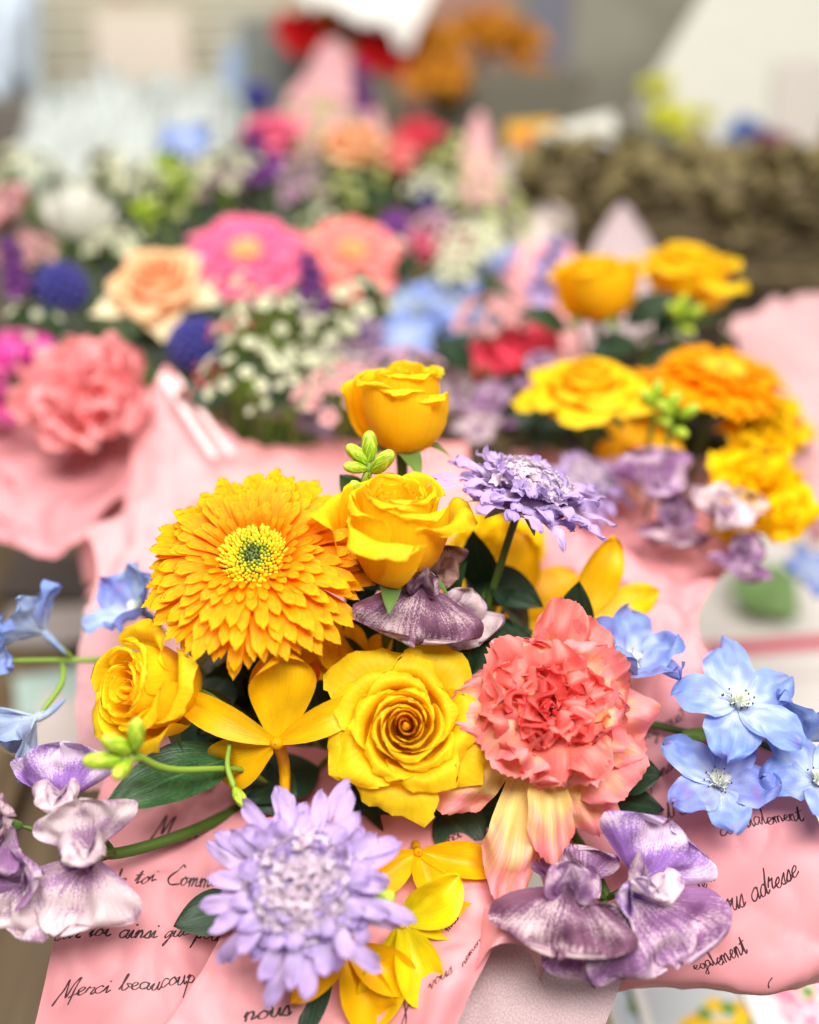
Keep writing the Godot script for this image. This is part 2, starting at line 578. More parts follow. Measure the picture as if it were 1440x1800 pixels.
	M.indigo = plain(c8(66, 64, 150), 0.6, 0.2)
	M.indigo_core = plain(c8(44, 46, 110), 0.7)
	M.plum = flesh(dyed(c8(106, 48, 116), c8(140, 86, 160), 0.1, 0.9, 0.2, 0.1, 37.0), 0.55, 0.4, 0.25, 0.022)
	M.red = flesh(dyed(c8(180, 16, 24), c8(200, 24, 30), 0.1, 0.9, 0.2, 0.1, 38.0), 0.55, 0.4, 0.25, 0.022)
	M.amber = flesh(dyed(c8(196, 124, 26), c8(208, 140, 44), 0.1, 0.9, 0.2, 0.1, 39.0), 0.6, 0.4, 0.25, 0.022)
	M.disc = StandardMaterial3D.new()
	M.disc.vertex_color_use_as_albedo = true
	M.disc.roughness = 0.5


# ------------------------------------------------------------------ flowers
func stem_of(o: Node3D, foot: Vector3, r := 0.0022, m: Material = null, drop := 0.05, called := "stem") -> void:
	# from the flower's base, first back along its axis, then down to where the bouquet is tied
	var back := o.global_transform.basis.y.normalized()
	var a := o.global_transform.origin
	var spread := Vector3(rng.randf_range(-0.012, 0.012), 0, rng.randf_range(-0.012, 0.012))
	var p := [a - back * 0.002, a - back * drop * 0.5, (a - back * drop).lerp(foot, 0.35), foot + spread, Vector3(foot.x - (a.x - foot.x) * 0.25, 0.004, foot.z - (a.z - foot.z) * 0.25) + spread]
	var inv := o.global_transform.affine_inverse()
	var q := []
	for k in p:
		q.append(inv * k)
	part(o, called, tube(q, r, r * 1.2, 7, 18), m if m else M.stem)


func ring(o: Node3D, called: String, meshes: Array, m: Material, n: int, start: float, y: float, jitter := 4.0, tilt := 3.0, scale := 0.06) -> void:
	for k in n:
		var b := around(start + 360.0 * k / n + rng.randf_range(-jitter, jitter)) * Basis(Vector3.RIGHT, deg_to_rad(rng.randf_range(-tilt, tilt))) * Basis(Vector3.BACK, deg_to_rad(rng.randf_range(-tilt, tilt)))
		var s := 1.0 + rng.randf_range(-scale, scale)
		part(o, called, meshes[rng.randi() % meshes.size()], m, Transform3D(b.scaled(Vector3(s, s, s)), Vector3(0, y, 0)))


func calyx(o: Node3D, R: float, y: float, n := 5, L := 0.018, lean := 70.0) -> void:
	part(o, "receptacle", lathe([Vector2(0.0002, y - R * 1.1), Vector2(R * 0.5, y - R * 0.9), Vector2(R, y - R * 0.3), Vector2(R * 0.9, y + R * 0.2)], 12), M.sepal)
	var me := petal({"L": L, "W": L * 0.22, "base": 0.8, "peak": 0.3, "close": 0.95, "tip": 0.0, "a0": lean - 15.0, "a1": lean + 40.0, "r0": R * 0.8, "cup": 0.3}, 4, 6)
	ring(o, "sepal", [me], M.sepal, n, rng.randf() * 90.0, y - R * 0.2, 8.0, 8.0)


func gerbera(o: Node3D, R: float, outer: Material, inner: Material, face := "yellow", fine := true) -> void:
	var rd := R * (0.335 if face == "yellow" else 0.23)
	var nu := 6 if fine else 4
	var nv := 9 if fine else 6
	# [count, length, half width, lean at base, lean at tip, height]
	var layers := [
		[40, R * 0.80, R * 0.069, 84.0, 120.0, -0.0030], [40, R * 0.77, R * 0.068, 79.0, 113.0, -0.0014], [38, R * 0.69, R * 0.065, 72.0, 107.0, -0.0002],
		[36, R * 0.58, R * 0.060, 64.0, 101.0, 0.0008], [34, R * 0.45, R * 0.053, 56.0, 95.0, 0.0016], [31, R * 0.32, R * 0.042, 46.0, 88.0, 0.0023], [28, R * 0.20, R * 0.030, 32.0, 74.0, 0.0030],
	]
	if not fine:
		layers = [layers[0], layers[1], layers[3], layers[5]]
		for a in layers:
			a[2] *= 1.5
	var k := 0
	for a in layers:
		var meshes := []
		for v in 5:
			meshes.append(petal({"L": a[1], "W": a[2], "base": 0.46, "peak": 0.70, "rnd": 4.5, "tip": 0.06, "notch": [0.0, 0.05, 0.02, 0.0, 0.06][v], "a0": a[3], "a1": a[4] + [-4.0, 4.0, 0.0, 6.0, -6.0][v], "twist": [0.0, 7.0, -6.0, 3.0, -2.0][v], "bp": 1.2, "r0": rd * 0.86, "cup": 0.16, "fold": 0.04, "crumple": 0.16, "crs": 140.0}, nu, nv))
		ring(o, "petal", meshes, outer if k < 4 else inner, a[0], k * 4.3, a[5], 2.4, 4.0, 0.07)
		k += 1
	# the disc: florets on a spiral, yellow at the rim, green further in, dark in the middle
	var n := 330 if fine else 90
	var bead := lathe([Vector2(0.0001, -0.6), Vector2(0.8, -0.3), Vector2(1.0, 0.25), Vector2(0.7, 0.8), Vector2(0.1, 1.0)], 6)
	var st := SurfaceTool.new()
	st.begin(Mesh.PRIMITIVE_TRIANGLES)
	var arr := bead.surface_get_arrays(0)
	var vs: PackedVector3Array = arr[Mesh.ARRAY_VERTEX]
	var ns: PackedVector3Array = arr[Mesh.ARRAY_NORMAL]
	var ix: PackedInt32Array = arr[Mesh.ARRAY_INDEX]
	for i in n:
		var f := sqrt((i + 0.5) / n)
		var th := i * 2.399963 + rng.randf_range(-0.05, 0.05)
		var dome := 0.0045 * (1.0 - f * f) - 0.0016 * exp(-pow(f / 0.28, 2)) + 0.0012 * exp(-pow((f - 0.75) / 0.2, 2))
		var pos := Vector3(sin(th) * rd * f, 0.0015 + dome, cos(th) * rd * f)
		var size := rd * (0.034 + 0.034 * f) * (1.0 if fine else 1.9) * rng.randf_range(0.7, 1.3)
		var b := around(rad_to_deg(th)) * Basis(Vector3.RIGHT, f * 0.8 + rng.randf_range(-0.3, 0.3))
		var c := c8(226, 166, 10).lerp(c8(240, 190, 20), rng.randf())
		if face == "yellow":
			if f < 0.62:
				c = c8(196, 184, 30).lerp(c8(226, 190, 24), rng.randf())
			if f < 0.40:
				c = c8(150, 160, 40).lerp(c8(190, 190, 50), rng.randf())
			if f < 0.24:
				c = c8(52, 40, 26).lerp(c8(100, 92, 40), rng.randf())
		else:
			c = c8(232, 176, 130).lerp(c8(206, 186, 110), rng.randf())
		st.set_color(c.srgb_to_linear())
		var xf := Transform3D(b * Basis.from_scale(Vector3(size, size * (1.5 + f), size)), pos)
		for q in ix:
			st.set_normal((xf.basis.inverse().transposed() * ns[q]).normalized())
			st.add_vertex(xf * vs[q])
	var d := part(o, "floret_disc", st.commit(), M.disc)
	d.set_meta("kind", "stuff")
	part(o, "receptacle", lathe([Vector2(0.0005, -0.016), Vector2(rd * 0.5, -0.014), Vector2(rd * 0.95, -0.006), Vector2(rd * 0.98, 0.001), Vector2(rd * 0.6, 0.0035), Vector2(0.0005, 0.0045)], 16), M.sepal)
	stem_of(o, bind, 0.0028)


func rose(o: Node3D, R: float, H: float, layers: Array, m: Material, core: Material, fine := true) -> void:
	# layers from the middle outwards: [count, radius share, height share, span, open, roll]
	var k := 0
	for a in layers:
		for i in int(a[0]):
			var nu := 12 if fine else 8
			var me := rose_petal(R * a[1], H * a[2] * rng.randf_range(0.93, 1.05), a[3], a[4] * rng.randf_range(0.7, 1.3), {"roll": a[5] * rng.randf_range(0.6, 1.2), "spiral": 0.10 + 0.12 * a[1], "wob": 0.05 + 0.12 * a[4], "point": 0.01 + 0.05 * a[5] * rng.randf()}, nu, nu)
			var turn: float = k * 47.0 + 360.0 * i / a[0] + rng.randf_range(-9.0, 9.0)
			var b := around(turn) * Basis(Vector3.RIGHT, deg_to_rad(rng.randf_range(-3.0, 3.0)))
			part(o, "petal", me, core if k < 2 else m, Transform3D(b, Vector3(0, -0.0012 * k, 0)))
		k += 1
	part(o, "heart", lathe([Vector2(R * 0.03, 0.0), Vector2(R * 0.06, H * 0.5), Vector2(R * 0.06, H * 0.8), Vector2(R * 0.035, H * 0.88), Vector2(0.0002, H * 0.9)], 10, 3, 0.25), core)
	calyx(o, R * 0.26, 0.0, 5, 0.022, 95.0)
	stem_of(o, bind, 0.0026)


const OPEN_ROSE := [[2, 0.07, 1.0, 110.0, 0.0, 0.1], [3, 0.14, 0.99, 100.0, 0.0, 0.1], [4, 0.23, 0.97, 78.0, 0.03, 0.2], [5, 0.33, 0.95, 66.0, 0.07, 0.35], [5, 0.44, 0.91, 60.0, 0.12, 0.5], [5, 0.56, 0.86, 52.0, 0.24, 0.7], [5, 0.66, 0.82, 46.0, 0.40, 0.8], [5, 0.72, 0.74, 42.0, 0.62, 0.9]]
const CUP_ROSE := [[3, 0.16, 0.84, 100.0, 0.0, 0.1], [3, 0.30, 0.92, 88.0, 0.0, 0.15], [3, 0.46, 0.98, 74.0, 0.03, 0.25], [4, 0.60, 1.02, 62.0, 0.07, 0.4], [4, 0.74, 1.0, 56.0, 0.14, 0.55], [4, 0.82, 0.94, 48.0, 0.34, 0.7]]
const BUD_ROSE := [[3, 0.2, 0.9, 100.0, 0.0, 0.1], [3, 0.40, 0.96, 84.0, 0.0, 0.15], [3, 0.58, 1.02, 70.0, 0.03, 0.3], [4, 0.74, 1.02, 58.0, 0.06, 0.45], [3, 0.82, 1.0, 50.0, 0.10, 0.4], [2, 0.86, 0.97, 46.0, 0.20, 0.5]]


func carnation(o: Node3D, R: float, outer: Material, mid: Material, core: Material, fine := true) -> void:
	var nu := 30 if fine else 12
	var nv := 12 if fine else 7
	var layers := [
		[6, 0.54, 0.22, 5.0, 22.0, 0.60], [7, 0.68, 0.33, 14.0, 46.0, 0.52], [8, 0.82, 0.41, 27.0, 66.0, 0.44], [8, 0.95, 0.47, 42.0, 84.0, 0.36], [7, 1.05, 0.50, 54.0, 97.0, 0.26],
	]
	var k := 0
	for a in layers:
		for i in a[0]:
			var L: float = R * a[1] * rng.randf_range(0.9, 1.12)
			var me := petal({"L": L, "W": R * a[2] * rng.randf_range(0.85, 1.15), "base": 0.14, "peak": 0.92, "close": 0.10, "tip": 0.32, "serr": 0.08, "teeth": 6.0, "a0": a[3], "a1": a[4] + rng.randf_range(-22.0, 18.0), "bp": 1.5, "r0": R * 0.03, "cup": rng.randf_range(-0.1, 0.25), "ruff": a[5] * rng.randf_range(0.7, 1.3), "freq": rng.randf_range(1.8, 3.6), "phase": rng.randf() * TAU, "rk": 1.7, "crumple": 0.6, "crs": 2.4 / R}, nu, nv)
			var b := around(k * 31.0 + 360.0 * i / a[0] + rng.randf_range(-14.0, 14.0)) * Basis(Vector3.RIGHT, deg_to_rad(rng.randf_range(-12.0, 8.0)))
			part(o, "petal", me, [core, core if rng.randf() < 0.6 else mid, mid if rng.randf() < 0.75 else outer, mid if rng.randf() < 0.5 else outer, outer][k], Transform3D(b, Vector3(0, -0.001 * k, 0)))
		k += 1
	part(o, "calyx", lathe([Vector2(0.0004, -R * 0.55), Vector2(R * 0.16, -R * 0.5), Vector2(R * 0.2, -R * 0.2), Vector2(R * 0.24, R * 0.06)], 12), M.sepal)
	stem_of(o, bind, 0.0022)


func lobed(L: float, W: float, lean0: float, lean1: float, lobes: Array) -> ArrayMesh:
	# a floret of several lobes on a short tube: [turn, length share, width share]
	var list := []
	for q in lobes:
		list.append([petal({"L": L * q[1], "W": W * q[2], "base": 0.34, "peak": 0.62, "rnd": 4.0, "tip": 0.05, "a0": lean0, "a1": lean1 + rng.randf_range(-12.0, 12.0), "cup": rng.randf_range(-0.25, 0.35), "ruff": 0.30, "freq": 2.0, "phase": rng.randf() * TAU, "crumple": 0.9, "crs": 2.0 / L, "r0": L * 0.06}, 6, 8), Transform3D(around(q[0]), Vector3.ZERO)])
	return join(list)


func scabiosa(o: Node3D, R: float, fine := true, droop := 0.0) -> void:
	var k := 0
	for a in [[16, 0.50, 0.54, 80.0, 108.0, -0.0040], [15, 0.42, 0.46, 66.0, 94.0, -0.0008], [13, 0.35, 0.35, 50.0, 80.0, 0.0022], [11, 0.29, 0.22, 36.0, 66.0, 0.0044]]:
		var meshes := []
		for v in 4:
			meshes.append(lobed(R * a[2], R * 0.085, a[3] * 0.5, a[4] + droop, [[0.0, 1.0 + 0.06 * v, 1.0], [48.0 + v * 5.0, 0.62, 0.85], [-46.0 - v * 4.0, 0.66 - 0.04 * v, 0.85], [150.0, 0.24, 0.5], [-150.0, 0.24, 0.5]]))
		for i in a[0]:
			var turn: float = k * 13.0 + 360.0 * i / a[0] + rng.randf_range(-6.0, 6.0)
			var b := around(turn) * Basis(Vector3.RIGHT, deg_to_rad(rng.randf_range(-24.0, 20.0) + (a[3] - 40.0) * 0.5)) * around(rng.randf_range(-25.0, 25.0))
			var m: Material = [M.scabiosa_deep, M.scabiosa, M.scabiosa, M.scabiosa][k]
			part(o, "ray_floret", meshes[i % 4], M.scabiosa if rng.randf() < 0.3 and k < 3 else m, Transform3D(b, around(turn) * Vector3(0, a[5], R * a[1])))
		k += 1
	var tiny := []
	for v in 3:
		var list := []
		for q in 5:
			list.append([petal({"L": R * 0.115, "W": R * 0.045, "base": 0.4, "peak": 0.6, "close": 0.5, "tip": 0.2, "a0": 18.0, "a1": 62.0 + v * 22.0, "cup": 0.5, "r0": R * 0.012}, 3, 3), Transform3D(around(q * 72.0 + v * 11.0), Vector3.ZERO)])
		list.append([lathe([Vector2(R * 0.006, -R * 0.10), Vector2(R * 0.018, -R * 0.02), Vector2(R * 0.014, R * 0.01)], 5), Transform3D()])
		tiny.append(join(list))
	for i in 72:
		var f := sqrt((i + 0.6) / 72.0)
		var th := i * 2.399963
		var dir := Vector3(sin(th) * f * 0.8, 1.0 - 0.4 * f * f, cos(th) * f * 0.8).normalized()
		var x := dir.cross(Vector3(0.2, 0.1, 0.9)).normalized()
		part(o, "floret", tiny[i % 3], M.scabiosa_pale if rng.randf() < 0.85 else M.scabiosa, Transform3D(Basis(x, dir, x.cross(dir)).scaled(Vector3.ONE * rng.randf_range(0.8, 1.25)), Vector3(sin(th) * R * 0.47 * f, 0.0050 + R * 0.13 * (1.0 - f * f) + rng.randf_range(-0.001, 0.001), cos(th) * R * 0.47 * f)))
	# anthers on thread-like stalks
	var pins := []
	var pin := join([[lathe([Vector2(R * 0.005, 0.0), Vector2(R * 0.004, R * 0.12)], 4), Transform3D()], [lathe([Vector2(0.0001, R * 0.115), Vector2(R * 0.014, R * 0.125), Vector2(R * 0.014, R * 0.14), Vector2(0.0001, R * 0.15)], 5), Transform3D()]])
	for i in 34:
		var f := sqrt(rng.randf()) * 0.42
		var th := rng.randf() * TAU
		pins.append([pin, Transform3D(around(rad_to_deg(th)) * Basis(Vector3.RIGHT, f * 1.4), Vector3(sin(th) * R * f, 0.0045 + R * 0.12 * (1.0 - f * f * 5.0), cos(th) * R * f))])
	part(o, "stamens", join(pins), M.scabiosa_pale).set_meta("kind", "stuff")
	part(o, "receptacle", lathe([Vector2(0.0004, -0.008), Vector2(R * 0.2, -0.007), Vector2(R * 0.5, -0.003), Vector2(R * 0.44, 0.003), Vector2(R * 0.2, R * 0.13), Vector2(0.0004, R * 0.15)], 14), M.scabiosa_core)
	var sep := petal({"L": R * 0.5, "W": R * 0.07, "base": 0.8, "peak": 0.3, "close": 0.9, "tip": 0.0, "a0": 95.0, "a1": 115.0, "r0": R * 0.15}, 3, 4)
	ring(o, "sepal", [sep], M.sepal, 8, 10.0, -0.006, 6.0, 6.0)
	stem_of(o, bind, 0.0017)


func delphinium(o: Node3D, R: float, m: Material, cup := 0.0, fine := true, foot := Vector3.INF, m2: Material = null) -> void:
	for i in 5:
		var me := petal({"L": R * rng.randf_range(0.92, 1.1), "W": R * rng.randf_range(0.35, 0.45), "base": 0.18, "peak": 0.48, "rnd": rng.randf_range(1.5, 1.9), "tip": 0.0, "a0": 62.0 - cup * 0.5, "a1": 98.0 - cup, "bp": 0.7, "r0": R * 0.06, "cup": 0.12, "ruff": 0.17, "freq": 1.9, "phase": rng.randf() * TAU, "crumple": 0.5, "crs": 2.6 / R, "notch": 0.05 if rng.randf() < 0.5 else 0.0}, 10 if fine else 6, 10 if fine else 6)
		part(o, "sepal", me, m2 if m2 and i % 2 else m, Transform3D(around(72.0 * i + rng.randf_range(-8.0, 8.0)) * Basis(Vector3.RIGHT, deg_to_rad(rng.randf_range(-7.0, 7.0))), Vector3(0, 0.0006 * (i % 2), 0)))
	if fine:
		var bee := petal({"L": R * 0.26, "W": R * 0.10, "base": 0.4, "peak": 0.6, "close": 0.4, "tip": 0.1, "notch": 0.2, "a0": 10.0, "a1": 50.0, "cup": 0.4, "crumple": 0.5, "crs": 3.0 / R, "r0": R * 0.05}, 5, 5)
		ring(o, "inner_petal", [bee], M.white_petal, 4, 20.0, 0.0005, 12.0, 12.0)
		var pale := []
		var dark := []
		for i in 20:
			var th := rng.randf() * TAU
			var f := rng.randf_range(0.02, 0.17) * R
			var out := rng.randf_range(0.1, 0.9)
			var a := Vector3(sin(th) * f * 0.5, 0, cos(th) * f * 0.5)
			var h := R * rng.randf_range(0.14, 0.24)
			var c := a + Vector3(sin(th) * out * h * 0.7, h, cos(th) * out * h * 0.7)
			var e := c + Vector3(sin(th) * h * 0.3, -h * 0.05, cos(th) * h * 0.3)
			pale.append([tube([a, a.lerp(c, 0.6) + Vector3(0, h * 0.12, 0), c, e], R * 0.011, R * 0.008, 4, 5), Transform3D()])
			dark.append([lathe([Vector2(0.0001, -1.0), Vector2(0.9, -0.4), Vector2(0.9, 0.4), Vector2(0.0001, 1.0)], 5), Transform3D(Basis(Vector3(0.3, 0.5, 0.8).normalized(), th).scaled(Vector3(R * 0.016, R * 0.028, R * 0.016)), e)])
		part(o, "stamens", join(pale), M.stamen).set_meta("kind", "stuff")
		part(o, "anthers", join(dark), M.pollen_dark).set_meta("kind", "stuff")
	part(o, "spur", tube([Vector3(0, 0.001, 0), Vector3(0, -R * 0.25, R * 0.06), Vector3(0, -R * 0.6, R * 0.02)], R * 0.10, R * 0.03, 7, 8), m)
	if foot != Vector3.INF:
		var inv := o.global_transform.affine_inverse()
		var f := inv * foot
		part(o, "flower_stalk", tube([Vector3(0, -0.002, 0), Vector3(0, -R * 0.5, 0).lerp(f, 0.4), f], 0.0012, 0.0014, 6, 8), M.stem_light)


func sweet_pea(o: Node3D, R: float, banner: Material, wings: Material, spread := 75.0, foot := Vector3.INF, wing := 1.0) -> void:
	# y axis looks out of the flower, z is down: the banner stands behind, the wings in front of it
	var me := petal({"L": R, "W": R * 0.98, "base": 0.16, "peak": 0.62, "rnd": 3.4, "tip": 0.16, "notch": 0.10, "a0": 40.0, "a1": spread + 25.0, "bp": 0.8, "cup": -0.12, "fold": 0.10, "ruff": 0.26, "freq": rng.randf_range(2.0, 3.2), "phase": rng.randf() * TAU, "rk": 1.4, "crumple": 0.30, "crs": 2.2 / R}, 22, 18)
	part(o, "banner_petal", me, banner, Transform3D(around(180.0), Vector3.ZERO))
	for sd in [-1, 1]:
		var w := petal({"L": R * 0.82 * wing, "W": R * 0.50 * wing, "base": 0.22, "peak": 0.55, "rnd": 2.6, "tip": 0.08, "a0": 20.0, "a1": 88.0, "bp": 1.2, "cup": 0.38, "ruff": 0.24, "freq": rng.randf_range(1.8, 3.0), "phase": rng.randf() * TAU, "crumple": 0.34, "crs": 2.4 / R}, 12, 10)
		part(o, "wing_petal", w, wings, Transform3D(around(sd * 52.0 + rng.randf_range(-8.0, 8.0)), Vector3(0, 0.001, 0)))
	part(o, "keel", petal({"L": R * 0.45, "W": R * 0.16, "base": 0.4, "peak": 0.5, "close": 0.6, "tip": 0.1, "a0": 15.0, "a1": 70.0, "cup": 1.1, "fold": 0.3}, 6, 7), wings, Transform3D(around(0.0), Vector3(0, 0.002, 0)))
	part(o, "calyx", lathe([Vector2(0.0003, -R * 0.26), Vector2(R * 0.08, -R * 0.22), Vector2(R * 0.12, -R * 0.05), Vector2(R * 0.13, R * 0.05)], 9), M.sepal)
	if foot != Vector3.INF:
		var f := o.global_transform.affine_inverse() * foot
		part(o, "flower_stalk", tube([Vector3(0, -R * 0.2, 0), Vector3(0, -R * 0.4, 0).lerp(f, 0.4), f], 0.0011, 0.0013, 6, 8), M.stem)


func orchid(o: Node3D, R: float, list: Array, m: Material, lip := true, foot := Vector3.INF, fold := 0.08) -> void:
	# list: [turn (0 = down, 90 = right), length share, half width share, lean at base, lean at tip, peak]
	for a in list:
		part(o, "tepal", petal({"L": R * a[1], "W": R * a[2], "base": 0.28, "peak": a[5] - 0.08, "rnd": 2.1, "tip": 0.02, "a0": a[3], "a1": a[4], "bp": 1.0, "cup": 0.26, "fold": fold, "crumple": 0.34, "crs": 2.2 / R, "ruff": 0.14, "freq": 1.6, "phase": rng.randf() * TAU, "twist": rng.randf_range(-26.0, 26.0), "r0": R * 0.05}, 10, 12), m, Transform3D(around(a[0]), Vector3.ZERO))
	part(o, "column", lathe([Vector2(0.0003, -R * 0.12), Vector2(R * 0.07, -R * 0.08), Vector2(R * 0.06, R * 0.02), Vector2(R * 0.045, R * 0.07), Vector2(0.0003, R * 0.09)], 10), m)
	if lip:
		part(o, "lip", petal({"L": R * 0.55, "W": R * 0.22, "base": 0.5, "peak": 0.6, "close": 0.3, "tip": 0.2, "notch": 0.1, "a0": 20.0, "a1": 110.0, "cup": 0.8, "ruff": 0.3, "freq": 2.5, "crumple": 0.4, "crs": 2.4 / R}, 10, 9), M.orchid_lip, Transform3D(around(0.0), Vector3(0, R * 0.02, 0)))
	if foot != Vector3.INF:
		var f := o.global_transform.affine_inverse() * foot
		part(o, "flower_stalk", tube([Vector3(0, -R * 0.1, 0), Vector3(0, -R * 0.4, 0).lerp(f, 0.4), f], R * 0.06, R * 0.05, 7, 8), m)


func bud_cluster(called: String, label: String, main: Array, buds: Array, size: float, group := "") -> void:
	# main: world points of the stalk; buds: [base point, direction, scale]
	var o := thing(called, label, "flower buds", Transform3D(Basis(), main[0]), group)
	var p := []
	for q in main:
		p.append(q - main[0])
	part(o, "stalk", tube(p, size * 0.16, size * 0.22, 7, 16), M.stem_light)
	for b in buds:
		var d: Vector3 = b[1].normalized()
		var x := d.cross(Vector3(0.2, 0.3, 0.9)).normalized()
		var s: float = size * b[2]
		var prof := [Vector2(0.001, -0.9), Vector2(0.16, -0.86), Vector2(0.3, -0.7), Vector2(0.42, -0.3), Vector2(0.48, 0.1), Vector2(0.44, 0.5), Vector2(0.32, 0.8), Vector2(0.14, 0.95), Vector2(0.001, 0.97)]
		var pr := []
		for q in prof:
			pr.append(q * s)
		var bud := part(o, "bud", lathe(pr, 18, 6, 0.13), M.bud, Transform3D(Basis(x, d, x.cross(d)), b[0] - main[0] + d * s * 0.85))
		var rim := []
		for q in 3:
			rim.append([petal({"L": s * 1.5, "W": s * 0.3, "base": 0.4, "peak": 0.5, "close": 0.75, "tip": 0.05, "a0": 32.0, "a1": -36.0, "cup": -0.22, "r0": s * 0.06}, 5, 7), Transform3D(around(q * 120.0 + 20.0), Vector3(0, -s * 0.82, 0))])
		part(bud, "bud_scale", join(rim), M.bud)
		if b.size() > 3:
			part(o, "pedicel", tube([b[3] - main[0], (b[3].lerp(b[0], 0.6) - main[0]) + Vector3(0, 0.001, 0), b[0] - main[0] + d * s * 0.1], size * 0.12, size * 0.12, 6, 6), M.stem_light)


func leaf(called: String, label: String, base: Vector3, tip: Vector3, half: float, up: Vector3, m: Material, arch := 20.0, foot := Vector3.INF, group := "") -> void:
	# from base to tip; up is the side that faces out
	var z := (tip - base).normalized()
	var y := (up - z * up.dot(z)).normalized()
	var o := thing(called, label, "leaf", Transform3D(Basis(y.cross(z), y, z), base), group)
	var L := base.distance_to(tip) * 1.03
	part(o, "blade", petal({"L": L, "W": half, "base": 0.10, "peak": 0.42, "close": 1.0, "tip": 0.0, "a0": 90.0 - arch, "a1": 90.0 + arch, "cup": 0.05, "fold": 0.16, "ruff": 0.06, "freq": 2.0, "rk": 0.6, "phase": rng.randf() * TAU, "crumple": 0.12, "crs": 60.0}, 10, 16), m)
	if foot != Vector3.INF:
		var f := o.global_transform.affine_inverse() * foot
		part(o, "leaf_stalk", tube([Vector3(0, 0, 0.002), Vector3(0, -0.004, -0.012), f], 0.0011, 0.0014, 6, 8), M.stem)


func sprig(o: Node3D, R: float, n: int, m: Material, flat := 0.5, size := 1.0) -> void:
	# a loose head of tiny five-petalled flowers, each on its own thread of stalk
	var kinds := []
	for v in 3:
		var list := []
		for q in 5:
			list.append([petal({"L": R * 0.17 * size, "W": R * 0.075 * size, "base": 0.3, "peak": 0.55, "rnd": 2.4, "tip": 0.03, "a0": 50.0, "a1": 85.0 + v * 8.0, "cup": 0.2, "r0": R * 0.015}, 3, 4), Transform3D(around(q * 72.0 + rng.randf_range(-9.0, 9.0)), Vector3.ZERO)])
		list.append([lathe([Vector2(0.0001, -R * 0.02), Vector2(R * 0.035, 0.0), Vector2(R * 0.02, R * 0.04), Vector2(0.0001, R * 0.05)], 6), Transform3D()])
		kinds.append(join(list))
	var threads := []
	for i in n:
		var f := sqrt((i + 0.5) / n)
		var th := i * 2.399963 + rng.randf_range(-0.3, 0.3)
		var pos := Vector3(sin(th) * R * f, R * flat * (1.0 - f * f) + rng.randf_range(-0.08, 0.08) * R, cos(th) * R * f)
		var dir := Vector3(sin(th) * f, 1.0, cos(th) * f).normalized()
		dir = (dir + Vector3(rng.randf_range(-0.3, 0.3), 0, rng.randf_range(-0.3, 0.3))).normalized()
		var x := dir.cross(Vector3(0.2, 0.1, 0.9)).normalized()
		part(o, "floret", kinds[i % 3], m, Transform3D(Basis(x, dir, x.cross(dir)).scaled(Vector3.ONE * rng.randf_range(0.8, 1.2)), pos))
		threads.append([tube([Vector3(0, -R * 0.9, 0), pos * 0.5 + Vector3(0, -R * 0.35, 0), pos], R * 0.016, R * 0.012, 4, 5), Transform3D()])
	part(o, "flower_stalks", join(threads), M.stem_light).set_meta("kind", "stuff")
	stem_of(o, bind, 0.0014, M.stem_light)


func globe(o: Node3D, R: float) -> void:
	# a ball of small starry florets, thistle-like
	part(o, "core", lathe([Vector2(0.0003, -R * 0.8), Vector2(R * 0.55, -R * 0.6), Vector2(R * 0.8, 0.0), Vector2(R * 0.55, R * 0.6), Vector2(0.0003, R * 0.8)], 14), M.indigo_core)
	var me := join([[petal({"L": R * 0.36, "W": R * 0.10, "base": 0.5, "peak": 0.5, "close": 0.8, "tip": 0.0, "a0": 10.0, "a1": 70.0, "cup": 0.3}, 3, 3), Transform3D()], [petal({"L": R * 0.36, "W": R * 0.10, "base": 0.5, "peak": 0.5, "close": 0.8, "tip": 0.0, "a0": 10.0, "a1": 70.0, "cup": 0.3}, 3, 3), Transform3D(around(120.0), Vector3.ZERO)], [petal({"L": R * 0.36, "W": R * 0.10, "base": 0.5, "peak": 0.5, "close": 0.8, "tip": 0.0, "a0": 10.0, "a1": 70.0, "cup": 0.3}, 3, 3), Transform3D(around(240.0), Vector3.ZERO)]])
	for i in 90:
		var y := 1.0 - 1.8 * (i + 0.5) / 90.0
		var r := sqrt(1.0 - y * y)
		var d := Vector3(sin(i * 2.399963) * r, y, cos(i * 2.399963) * r)
		var x := d.cross(Vector3(0.21, 0.13, 0.9)).normalized()
		part(o, "floret", me, M.indigo, Transform3D(Basis(x, d, x.cross(d)), d * R * 0.74))
	stem_of(o, bind, 0.0016)


func spike(o: Node3D, L: float, n: int, m: Material) -> void:
	# small florets set up a stalk
	part(o, "stalk", tube([Vector3(0, -L * 0.2, 0), Vector3(L * 0.02, L * 0.4, 0), Vector3(0, L, 0)], L * 0.03, L * 0.015, 5, 6), M.stem)
	var me := lobed(L * 0.2, L * 0.09, 30.0, 90.0, [[0.0, 1.0, 1.0], [72.0, 1.0, 1.0], [144.0, 1.0, 1.0], [216.0, 1.0, 1.0], [288.0, 1.0, 1.0]])
	for i in n:
		var h := L * (0.1 + 0.85 * i / n)
		var b := around(i * 137.5) * Basis(Vector3.RIGHT, 1.0 - 0.6 * i / n)
		part(o, "floret", me, m, Transform3D(b.scaled(Vector3.ONE * (1.1 - 0.5 * i / n)), Vector3(0, h, 0) + around(i * 137.5) * Vector3(0, 0, L * 0.05)))
	stem_of(o, bind, 0.0014)


